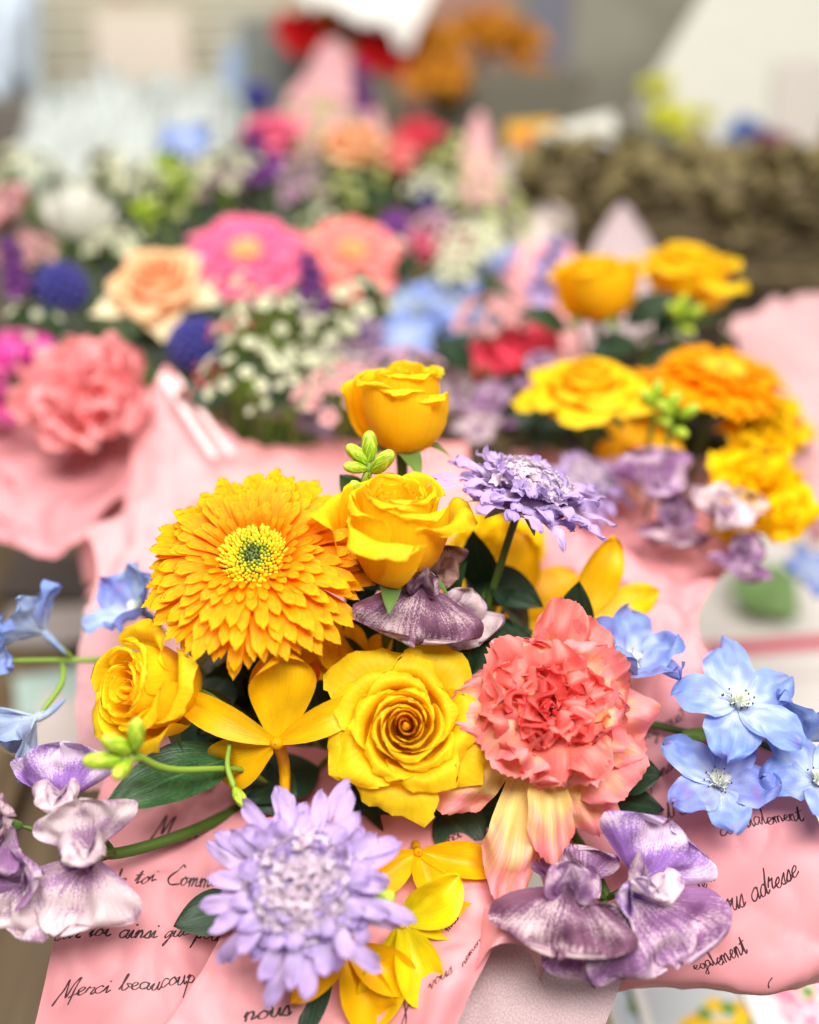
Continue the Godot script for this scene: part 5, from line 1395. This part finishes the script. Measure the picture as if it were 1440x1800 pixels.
	for q in [[412, 520, 0.725, 0.022, 16, 0], [470, 575, 0.70, 0.030, 26, 0], [440, 655, 0.675, 0.030, 30, 0], [500, 705, 0.665, 0.022, 20, 0], [610, 540, 0.76, 0.034, 22, 0], [50, 320, 0.90, 0.034, 26, 0], [18, 300, 0.93, 0.028, 20, 0], [110, 350, 0.92, 0.024, 20, 0], [205, 315, 0.93, 0.036, 30, 0], [390, 310, 0.92, 0.034, 26, 0], [555, 215, 1.04, 0.036, 26, 1], [520, 250, 1.02, 0.026, 20, 1], [790, 290, 1.00, 0.036, 26, 1], [860, 370, 0.94, 0.040, 28, 1], [600, 340, 0.93, 0.030, 22, 1], [60, 575, 0.73, 0.024, 16, 0], [660, 300, 0.96, 0.024, 18, 1], [690, 460, 0.84, 0.024, 18, 0], [300, 345, 0.89, 0.028, 20, 1], [880, 420, 0.92, 0.026, 20, 1], [560, 395, 0.85, 0.020, 14, 0], [560, 600, 0.71, 0.026, 20, 0]]:
		o = thing("white_spray", "loose head of tiny %s flowers, %s" % ["greenish" if q[5] else "white", where[i]], "filler flower", stand(at(q[0], q[1], q[2]), facing(rng.randf_range(-0.2, 0.2), 0.75, 0.65), rng.randf() * 90.0), "white filler sprays")
		sprig(o, q[3] * 1.05, int(q[4] * 0.62), M.filler_green if q[5] else M.filler_white, 0.6, 0.95)
		i += 1
	for q in [[35, 520, 0.74, 0.040, "purple flower spike at the left edge above the magenta sweet peas"], [555, 560, 0.75, 0.045, "purple flower spike in front of the coral gerbera"], [460, 330, 0.94, 0.05, "purple flower spike behind the pink gerbera"], [640, 200, 1.1, 0.05, "mauve flower spike beside the back pink paper tip"]]:
		o = thing("flower_spike", q[4], "flower", stand(at(q[0], q[1], q[2]), facing(-0.1, 0.95, 0.3), 0.0), "purple flower spikes")
		spike(o, q[3], 16, M.plum)
	for q in [[292, 300, 0.92, "bright green bud cluster behind the chrysanthemum"], [318, 330, 0.90, "yellow-green bud cluster left above the pink gerbera"], [255, 385, 0.86, "small green buds above the peach rose"]]:
		var s := at(q[0], q[1], q[2])
		bud_cluster("bud_cluster", q[3], [s + Vector3(0, -0.06, -0.01), s + Vector3(0, -0.02, 0), s], [[s, facing(-0.6, 0.6, 0.5), 1.0], [s + Vector3(0.004, 0.0, 0), facing(0.6, 0.4, 0.6), 1.0], [s + Vector3(0, 0.002, 0), facing(0.1, 0.9, 0.4), 1.0], [s + Vector3(0.002, -0.006, 0.002), facing(0.3, -0.3, 0.8), 0.9]], 0.008)
	# dusty pink, mauve and cream lace between the blooms
	for q in [[45, 440, 0.026, 0, "between chrysanthemum and purple spike"], [205, 430, 0.024, 2, "right of the white chrysanthemum"], [385, 320, 0.026, 1, "above the pink gerbera"], [600, 690, 0.030, 0, "left of the top rose bud"], [545, 650, 0.024, 2, "beside the lowest white spray"], [805, 470, 0.024, 2, "above the right blue floret"], [765, 400, 0.024, 1, "under the middle thistle ball"], [830, 420, 0.030, 2, "left of the far right spray"], [430, 300, 0.026, 2, "left of the back pink rose"], [255, 320, 0.026, 2, "beside the bright green buds"], [860, 560, 0.026, 0, "right of the back delphiniums"], [700, 660, 0.028, 1, "behind the top rose bud"], [530, 330, 0.026, 1, "under the back peach rose"], [760, 330, 0.026, 2, "left of the far right spray at the back"]]:
		var dd: float = 0.29 / (0.574 - (900.0 - q[1]) * 0.8192 / FOCAL) + 0.055
		o = thing("lace_flower", "lacy %s flower head %s" % [["dusty pink", "mauve", "cream"][q[3]], q[4]], "filler flower", stand(at(q[0], q[1], dd), facing(rng.randf_range(-0.2, 0.2), 0.75, 0.65), rng.randf() * 90.0), "lace flowers of the pastel bouquet")
		sprig(o, q[2] * 0.95, 24, [M.lace_pink, M.lace_mauve, M.filler_white][q[3]], 0.45, 1.15)
	for q in [[395, 590, 0.70, "right of the lower thistle ball"], [425, 575, 0.70, "among the white sprays under the pink gerbera"], [370, 655, 0.69, "below the lower thistle ball"], [355, 690, 0.685, "above the pointed pink flap"]]:
		o = thing("berry_sprig", "tiny rose-pink buds on a thin sprig %s" % q[3], "flower", stand(at(q[0], q[1], q[2]), facing(0.0, 0.8, 0.6), 0.0), "rose-pink bud sprigs")
		sprig(o, 0.012, 8, M.carnation_red, 0.6, 1.2)
	var spots := [[60, 450], [60, 540], [180, 470], [210, 440], [230, 600], [340, 560], [390, 620], [400, 700], [390, 670], [460, 720], [520, 640], [540, 520], [560, 440], [520, 380], [420, 340], [360, 380], [660, 540], [640, 660], [700, 500], [720, 420], [700, 360], [800, 420], [840, 500], [560, 320], [640, 350], [760, 380], [830, 650], [770, 640], [120, 600], [20, 600], [30, 470], [250, 350], [330, 300]]
	for q in spots:
		var d: float = 0.30 / (0.574 - (900.0 - q[1]) * 0.8192 / FOCAL) + 0.075
		var b := at(q[0], q[1], d)
		var th := rng.randf() * TAU
		leaf("foliage_leaf", "dark green filler leaf between the blooms of the pastel bouquet", b, b + look * Vector3(cos(th) * 0.030, sin(th) * 0.028, 0.012), rng.randf_range(0.007, 0.011), facing(rng.randf_range(-0.5, 0.5), 0.5, 0.8), M.leaf_dark, 14.0, bind.lerp(b, 0.5), "filler leaves of the pastel bouquet")


# ------------------------------------------------------------------ what stands behind
func card(called: String, label: String, where: Vector3, size: Vector2, turn: Vector3, m: Material, category := "card", thick := 0.002, grounded := false) -> void:
	if grounded:   # it stands on the table: keep its top edge, reach down to y = 0
		var rise := sin(deg_to_rad(turn.x))
		var top := where.y + size.y / 2 * rise
		size.y = top / rise
		where.y = top / 2 + 0.001
	var o := solo(called, box(Vector3(size.x, thick, size.y)), m, label, category)
	o.transform = Transform3D(around(turn.y) * Basis(Vector3.RIGHT, deg_to_rad(turn.x)) * around(turn.z), where)   # turned to the side, leaned back, spun in its plane


func flower_photo(ground: Color, a: Color, b: Color, sd: int) -> StandardMaterial3D:
	# a print of a bunch of flowers: soft round dabs on a plain ground with a white margin
	var im := Image.create(200, 200, false, Image.FORMAT_RGB8)
	im.fill(Color(0.93, 0.93, 0.92))
	im.fill_rect(Rect2i(14, 14, 172, 172), ground)
	var r := RandomNumberGenerator.new()
	r.seed = sd
	for i in 90:
		var p := Vector2(100, 104) + Vector2.RIGHT.rotated(r.randf() * TAU) * sqrt(r.randf()) * 62.0
		dab(im, p, r.randf_range(4.0, 11.0), a.lerp(b, r.randf()) if r.randf() < 0.8 else c8(110, 150, 70))
	var m := flesh(ImageTexture.create_from_image(im), 0.35, 0.0, 0.5)
	m.uv1_scale = Vector3(1, 1, 1)
	return m


func print_sheet(called: String, label: String, mid: Vector3, size: Vector2, turn: float, m: Material, lift := 0.004) -> void:
	# a flat sheet lying on the table, its corners a little lifted
	var g := []
	for j in 3:
		var line := []
		for i in 3:
			var p := Vector3((i / 2.0 - 0.5) * size.x, lift * absf((i - 1) * (j - 1)), (j / 2.0 - 0.5) * size.y)
			line.append(mid + p.rotated(Vector3.UP, deg_to_rad(turn)))
		g.append(line)
	solo(called, sheet3(g, 10, 10), m, label, "printed sheet")


func on_table(px: float, py: float, y := 0.0) -> Vector3:
	var d := look * Vector3((px - 720.0) / FOCAL, (900.0 - py) / FOCAL, -1.0)
	return EYE + d * ((y - EYE.y) / d.y)


func background() -> void:
	# prints lying on the table at the lower right
	print_sheet("flower_print", "print of a yellow bouquet lying at the bottom right", on_table(1275, 1830, 0.012), Vector2(0.088, 0.088), 8.0, flower_photo(c8(196, 202, 208), c8(240, 200, 40), c8(226, 176, 30), 3))
	print_sheet("flower_print", "print of a pink bouquet lying at the bottom right corner", on_table(1440, 1760, 0.016), Vector2(0.085, 0.085), 8.0, flower_photo(c8(240, 222, 228), c8(240, 120, 150), c8(250, 190, 200), 5))
	print_sheet("flower_print", "print with pale blue flowers mostly under the pink sheet", on_table(1175, 1745, 0.008), Vector2(0.08, 0.08), 10.0, flower_photo(c8(206, 220, 232), c8(130, 170, 220), c8(90, 150, 190), 7))
	print_sheet("flower_print", "print with a yellow edge beside the fibrous mauve wrap", on_table(1075, 1800, 0.005), Vector2(0.07, 0.09), 10.0, flower_photo(c8(226, 222, 206), c8(220, 180, 40), c8(180, 150, 60), 8))
	print_sheet("paper_sheet", "large greyish white sheet on the table under the flower prints", on_table(1280, 1700, 0.003), Vector2(0.34, 0.26), 4.0, pulp(c8(214, 214, 206), 0.0, 0.6, 0.03))
	# magazine at the right
	var im := Image.create(256, 256, false, Image.FORMAT_RGB8)
	im.fill(c8(226, 220, 216))
	im.fill_rect(Rect2i(78, 128, 70, 12), c8(206, 76, 100))
	im.fill_rect(Rect2i(40, 60, 80, 6), c8(206, 200, 196))
	im.fill_rect(Rect2i(30, 160, 150, 5), c8(210, 200, 196))
	print_sheet("magazine", "whitish printed magazine page with red bar at the right", on_table(1400, 1120, 0.010), Vector2(0.42, 0.34), 6.0, flesh(ImageTexture.create_from_image(im), 0.5, 0.0, 0.4), 0.006)
	bind = on_table(1350, 1050, 0.02)
	leaf("leaf", "blurred green leaf lying on the white magazine page", on_table(1290, 1005, 0.034), on_table(1400, 1085, 0.024), 0.030, Vector3(0, 1, 0.2), flesh(leafy(c8(110, 146, 84), c8(160, 184, 130), 3.0), 0.5, 0.2, 0.4), 10.0)
	solo("ribbon_scrap", sheet3([[on_table(1425, 890, 0.06), on_table(1450, 890, 0.06)], [on_table(1420, 940, 0.05), on_table(1450, 940, 0.055)], [on_table(1428, 960, 0.03), on_table(1455, 960, 0.03)]], 4, 8), plain(c8(170, 70, 90), 0.5, 0.2), "dark red ribbon scrap at the right edge above the magazine", "ribbon")
	# left, between the bouquets: cut offs on the planks
	print_sheet("paper_scrap", "white and teal paper scrap on the planks at left", on_table(110, 1215, 0.006), Vector2(0.07, 0.05), 20.0, pulp(c8(180, 206, 198), 0.0, 0.6))
	print_sheet("paper_scrap", "crumpled whitish scrap on the planks left of the small rose", on_table(115, 1290, 0.008), Vector2(0.06, 0.06), -15.0, pulp(c8(216, 204, 200), 0.0, 0.6), 0.012)
	print_sheet("paper_scrap", "grey paper scrap on the planks below the pink collar", on_table(95, 1100, 0.006), Vector2(0.08, 0.05), 5.0, pulp(c8(176, 164, 160), 0.0, 0.6))
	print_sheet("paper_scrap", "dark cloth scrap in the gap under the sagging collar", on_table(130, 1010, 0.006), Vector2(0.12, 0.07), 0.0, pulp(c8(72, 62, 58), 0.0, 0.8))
	# far side of the table
	card("paper_board", "cream slatted board leaning at the back left", at(300, 80, 1.62), Vector2(0.46, 0.36), Vector3(80, 4, 0), pulp(c8(214, 208, 190), 0.0, 0.8, 0.04, 0.01), "board", 0.012, true)
	var slats := thing("slat_rack", "rack of cream slats against the board at back left", "rack", Transform3D(Basis(), at(310, 95, 1.57)))
	for i in 9:
		part(slats, "slat", box(Vector3(0.40, 0.024, 0.012)), plain(c8(206, 200, 180), 0.7), Transform3D(Basis(Vector3.UP, 0.05), Vector3(0, (i - 4) * 0.030, 0)))
	for x in [-0.19, 0.19]:
		var h: float = slats.position.y + 0.13
		part(slats, "upright", box(Vector3(0.018, h, 0.012)), plain(c8(196, 188, 168), 0.7), Transform3D(Basis(), Vector3(x, 0.13 - h / 2, -0.016)))
	card("price_tag", "red tag hanging on the cream slats at the top", at(222, 8, 1.53), Vector2(0.034, 0.06), Vector3(85, 0, 0), plain(c8(226, 120, 104), 0.6), "tag")
	card("notice", "pale pinkish note pinned on the cream slats", at(250, 90, 1.535), Vector2(0.13, 0.10), Vector3(82, 0, 0), plain(c8(226, 212, 198), 0.7), "note")
	box_on_table("stock_crate", "grey stock crate under the white tissue heap", at(235, 300, 1.31), Vector3(0.24, 0, 0.16), plain(c8(120, 122, 120), 0.7), "crate")
	box_on_table("display_box", "pale box behind the grey-pink paper cone", at(975, 278, 1.22), Vector3(0.13, 0, 0.07), plain(c8(190, 180, 172), 0.7), "box")
	var rest := thing("card_stand", "dark rod stand holding the big white card", "stand", Transform3D(Basis(), on_table(1360, 150, 0.004)))
	rest.position = Vector3(at(1355, 150, 1.31).x, 0.0, at(1355, 150, 1.31).z - 0.02)
	part(rest, "rod", tube([Vector3(0, 0.002, 0), Vector3(0, 0.15, 0), Vector3(0, at(1355, 150, 1.31).y, 0.01)], 0.004, 0.004, 8, 6), plain(c8(60, 56, 52), 0.6))
	part(rest, "foot_plate", lathe([Vector2(0.03, 0.0005), Vector2(0.03, 0.004), Vector2(0.004, 0.006)], 16), plain(c8(60, 56, 52), 0.6))
	solo("tissue_heap", sheet([
		[[80, 190, 1.40], [160, 170, 1.42], [260, 180, 1.42], [350, 175, 1.42], [420, 200, 1.40]],
		[[60, 230, 1.30], [150, 205, 1.28], [260, 200, 1.28], [340, 215, 1.28], [410, 235, 1.30]],
		[[40, 270, 1.22], [140, 250, 1.20], [240, 255, 1.20], [330, 250, 1.22], [400, 270, 1.22]],
		[[30, 320, 1.16], [130, 300, 1.15], [230, 300, 1.15], [320, 300, 1.15], [400, 310, 1.16]],
	], 30, 24, 0.02, 71.0), plain(c8(194, 200, 198), 0.7, 0.2), "heap of white tissue paper behind the white sprays", "tissue paper")
	solo("tissue_sheet", sheet([
		[[90, 165, 1.50], [250, 155, 1.50], [430, 165, 1.50]],
		[[90, 195, 1.46], [250, 190, 1.45], [430, 205, 1.46]],
		[[90, 230, 1.42], [250, 230, 1.42], [430, 250, 1.42]],
	], 20, 14, 0.01, 73.0), plain(c8(190, 214, 206), 0.7, 0.3), "pale teal tissue sheet behind the white heap", "tissue paper")
	solo("plastic_bag", sheet([
		[[-60, -60, 1.40], [10, -50, 1.36], [75, -60, 1.40]],
		[[-60, 60, 1.36], [10, 60, 1.30], [72, 70, 1.37]],
		[[-60, 160, 1.34], [5, 170, 1.30], [66, 150, 1.36]],
		[[-60, 200, 1.36], [0, 205, 1.34], [50, 190, 1.38]],
	], 16, 20, 0.015, 75.0), plain(c8(214, 228, 246), 0.4, 0.3), "bluish white plastic sheet hanging at the top left edge", "plastic sheet")
	card("dark_box", "dark grey-brown box at the left edge below the plastic sheet", at(10, 250, 1.28), Vector2(0.09, 0.09), Vector3(85, 10, 0), plain(c8(112, 106, 100), 0.6), "box", 0.05, true)
	card("dark_tray", "dark tray end behind the blue floret", at(245, 268, 1.20), Vector2(0.16, 0.03), Vector3(70, 0, 0), plain(c8(76, 80, 82), 0.6), "tray", 0.02, true)
	card("blue_card", "pale blue card pinned up left of the red flowers", at(442, 85, 1.565), Vector2(0.08, 0.125), Vector3(80, 0, -6), plain(c8(176, 200, 240), 0.6), "card")
	card("grey_box", "grey box between the blue card and the pink tip", at(490, 110, 1.50), Vector2(0.10, 0.10), Vector3(84, 0, 0), plain(c8(124, 128, 124), 0.6), "box", 0.04, true)
	bind = at(640, 150, 1.50) + Vector3(0, -0.2, 0)
	var o: Node3D
	for q in [[535, 70, 1.42, 0.045, "dark red carnation left of the pink paper tip"], [625, 60, 1.44, 0.045, "red carnation above the pink paper tip"], [680, 110, 1.40, 0.052, "largest red carnation right of the pink paper tip"]]:
		o = thing("carnation", q[4], "carnation", stand(at(q[0], q[1], q[2]), facing(0.0, 0.6, 0.8), 0.0), "red carnations at the back")
		carnation(o, q[3], M.red, M.red, M.red, false)
	o = thing("carnation", "small yellow bloom among the red carnations", "carnation", stand(at(585, 22, 1.40), facing(0.0, 0.6, 0.8), 0.0))
	carnation(o, 0.022, M.carnation_yellow, M.carnation_yellow, M.carnation_yellow, false)
	solo("white_wrap", sheet([
		[[520, -40, 1.40], [640, -60, 1.38], [780, -50, 1.40]],
		[[540, 5, 1.36], [660, 10, 1.34], [765, 0, 1.36]],
		[[640, 40, 1.34], [690, 60, 1.33], [745, 40, 1.35]],
		[[690, 75, 1.33], [705, 88, 1.33], [722, 78, 1.34]],
	], 18, 18, 0.006, 77.0), plain(c8(244, 242, 238), 0.6, 0.3), "white paper wrap pointing down over the red carnations", "wrapping paper")
	solo("wrapping_paper", sheet([
		[[572, 74, 1.26], [582, 66, 1.26], [594, 74, 1.26]],
		[[535, 130, 1.22], [582, 120, 1.20], [632, 130, 1.22]],
		[[500, 190, 1.18], [580, 180, 1.15], [660, 185, 1.18]],
		[[480, 290, 1.14], [580, 280, 1.12], [690, 280, 1.14]],
	], 16, 20, 0.003, 79.0), pulp(c8(236, 172, 178), 0.4, 0.7), "tall pink pointed paper tip in front of the red carnations", "wrapping paper")
	solo("wrapping_paper", sheet([
		[[836, 200, 1.10], [842, 196, 1.10], [850, 200, 1.10]],
		[[822, 240, 1.08], [842, 235, 1.07], [862, 240, 1.08]],
		[[808, 290, 1.06], [842, 285, 1.05], [872, 290, 1.06]],
		[[800, 360, 1.04], [842, 360, 1.03], [884, 360, 1.04]],
	], 12, 14), pulp(c8(244, 180, 186), 0.4, 0.7), "small narrow pink paper tip behind the greenish sprays", "wrapping paper")
	bind = at(850, 150, 1.5) + Vector3(0, -0.2, 0)
	i_bloom("amber", [[760, 90, 1.42, 0.045, "amber bloom right of the red carnations"], [770, 160, 1.36, 0.050, "lowest amber bloom at the back"], [850, 70, 1.46, 0.050, "topmost amber bloom at the back"], [910, 90, 1.46, 0.045, "amber bloom beside the grey wall"], [940, 140, 1.42, 0.030, "small amber bloom right of the others"]])
	card("brown_wrap", "dusky pink brown paper behind the amber blooms", at(800, 30, 1.56), Vector2(0.16, 0.20), Vector3(80, 0, 0), pulp(c8(186, 140, 124), 0.2, 0.8), "wrapping paper", 0.002, true)
	card("blue_grey_board", "blue-grey narrow board right of the amber blooms", at(965, 70, 1.56), Vector2(0.06, 0.22), Vector3(80, 0, 0), plain(c8(120, 120, 134), 0.7), "board", 0.01, true)
	card("grey_box", "shaded grey box below the amber blooms", at(900, 190, 1.40), Vector2(0.17, 0.08), Vector3(84, 0, 0), plain(c8(112, 108, 96), 0.7), "box", 0.06, true)
	card("grey_board", "grey-green upright board at the top right of middle", at(1090, 110, 1.60), Vector2(0.20, 0.34), Vector3(82, 0, 0), pulp(c8(146, 142, 128), 0.0, 0.8, 0.06, 0.01), "board", 0.03, true)
	i_bloom("maroon", [[1000, 158, 1.44, 0.026, "dark maroon bloom by the grey panel"], [968, 175, 1.42, 0.020, "small dull maroon bloom by the grey panel"]])
	card("white_card", "big white card leaning at the top right", at(1345, 100, 1.28), Vector2(0.20, 0.26), Vector3(66, -8, -27), pulp(c8(206, 204, 194), 0.0, 0.7, 0.02), "card", 0.003)
	bind = at(1180, 300, 1.3) + Vector3(0, -0.2, 0)
	i_bloom("lime", [[1172, 215, 1.20, 0.026, "lime yellow bloom left of the big white card"], [1200, 235, 1.19, 0.018, "pale lime bloom beside the lime yellow one"], [1155, 160, 1.26, 0.022, "dull green bloom above the lime one"], [1235, 205, 1.24, 0.016, "olive green bloom right of the lime one"]])
	i_bloom("blue", [[1312, 245, 1.22, 0.028, "dull blue bloom at the foot of the big white card"]])
	i_bloom("plum", [[1350, 268, 1.20, 0.030, "plum bloom right of the dull blue one"]])
	card("folded_paper", "grey-white folded paper right of the plum bloom", at(1425, 225, 1.24), Vector2(0.06, 0.12), Vector3(66, 0, 0), plain(c8(196, 188, 182), 0.7), "paper", 0.002, true)
	basket()
	# cone of paper with a colourful print left of the basket
	solo("paper_cone", sheet([
		[[890, 270, 1.14], [970, 250, 1.12], [1060, 262, 1.14]],
		[[895, 340, 1.08], [960, 330, 1.04], [1040, 330, 1.08]],
		[[900, 400, 1.04], [955, 395, 1.00], [1010, 400, 1.04]],
		[[900, 460, 1.00], [945, 460, 0.97], [985, 460, 1.00]],
	], 18, 18, 0.003, 81.0), pulp(c8(222, 204, 200), 0.3, 0.8), "pale grey-pink paper cone left of the basket", "wrapping paper")
	card("white_leaflet", "whitish leaflet tucked behind the grey-pink paper cone", at(1010, 275, 1.20), Vector2(0.10, 0.07), Vector3(66, 0, 14), plain(c8(224, 222, 214), 0.6), "leaflet")
	card("yellow_packet", "yellow packet with orange corner behind the paper cone", at(935, 240, 1.20), Vector2(0.055, 0.03), Vector3(66, 0, 4), plain(c8(222, 170, 30), 0.5), "packet", 0.01)
	card("orange_packet", "small orange-red packet under the yellow one", at(928, 255, 1.185), Vector2(0.028, 0.022), Vector3(66, 0, 4), plain(c8(220, 96, 40), 0.5), "packet", 0.008)


func box_on_table(called: String, label: String, top: Vector3, size: Vector3, m: Material, category: String) -> void:
	var h := top.y - 0.012
	var o := solo(called, box(Vector3(size.x, h, size.z)), m, label, category)
	o.position = Vector3(top.x, h / 2 + 0.001, top.z)


func i_bloom(kind: String, list: Array) -> void:
	var mats := {"amber": M.amber, "maroon": plain(c8(90, 24, 34), 0.6), "lime": flesh(dyed(c8(190, 196, 40), c8(222, 222, 80), 0.1, 0.9, 0.1, 0.1, 50.0)), "blue": plain(c8(96, 124, 176), 0.6), "plum": plain(c8(120, 50, 90), 0.6)}
	for q in list:
		var o := thing("carnation", q[4], "flower", stand(at(q[0], q[1], q[2]), facing(0.0, 0.65, 0.76), q[0] * 1.0), "%s blooms at the back" % kind)
		carnation(o, q[3], mats[kind], mats[kind], mats[kind], false)


func basket() -> void:
	# a long olive-brown wicker trough: woven bands round upright stakes
	var mid := at(1265, 385, 1.06)
	var o := thing("wicker_basket", "long olive-brown wicker trough at the right behind the yellow bouquet", "basket", Transform3D(Basis(Vector3.UP, -0.12), mid))
	var cane := [plain(c8(104, 92, 68), 0.8), plain(c8(120, 106, 78), 0.8), plain(c8(90, 78, 56), 0.8)]
	for j in 9:
		var p := []
		for i in 25:
			var x := (i / 24.0 - 0.5) * 0.36
			p.append(Vector3(x, 0.045 - j * 0.0115 + rng.randf_range(-0.0025, 0.0025), 0.04 + 0.003 * (1 if (i + j) % 2 else -1) + rng.randf_range(-0.0015, 0.0015)))
		part(o, "cane", tube(p, 0.0076, 0.0076, 6, 60), cane[j % 3])
	for i in 25:
		part(o, "stake", tube([Vector3((i / 24.0 - 0.5) * 0.36, -0.055, 0.04), Vector3((i / 24.0 - 0.5) * 0.36, 0.05, 0.04)], 0.003, 0.003, 6, 3), cane[2])
	part(o, "back_panel", box(Vector3(0.36, 0.105, 0.008)), cane[2], Transform3D(Basis(), Vector3(0, -0.003, -0.06)))
	part(o, "bottom", box(Vector3(0.36, 0.008, 0.1)), cane[2], Transform3D(Basis(), Vector3(0, -0.056, -0.012)))
	for s in [-1, 1]:
		part(o, "end_panel", box(Vector3(0.008, 0.105, 0.1)), cane[0], Transform3D(Basis(), Vector3(s * 0.182, -0.003, -0.012)))
	part(o, "foliage", join_moss(), M.moss if M.has("moss") else plain(c8(120, 108, 72), 0.9)).set_meta("kind", "stuff")
	var foot := at(1290, 480, 1.06)
	var f := solo("crate", box(Vector3(0.34, mid.y - 0.0625, 0.1)), plain(c8(58, 46, 38), 0.8), "dark wooden crate under the wicker trough", "crate")
	f.transform = Transform3D(Basis(Vector3.UP, -0.12), Vector3(foot.x, 0.02 + 0.06, foot.z - 0.03))
	f.transform.origin.y = (mid.y - 0.0625) / 2 + 0.001


func join_moss() -> ArrayMesh:
	var list := []
	var r := RandomNumberGenerator.new()
	r.seed = 4
	var me := petal({"L": 0.036, "W": 0.009, "base": 0.3, "peak": 0.5, "close": 0.9, "tip": 0.0, "a0": 30.0, "a1": 80.0}, 2, 4)
	for i in 420:
		list.append([me, Transform3D(Basis.from_euler(Vector3(r.randf_range(-0.5, 0.5), r.randf() * TAU, r.randf_range(-0.5, 0.5))), Vector3(r.randf_range(-0.19, 0.19), r.randf_range(0.0, 0.05), r.randf_range(-0.05, 0.06)))])
	return join(list)
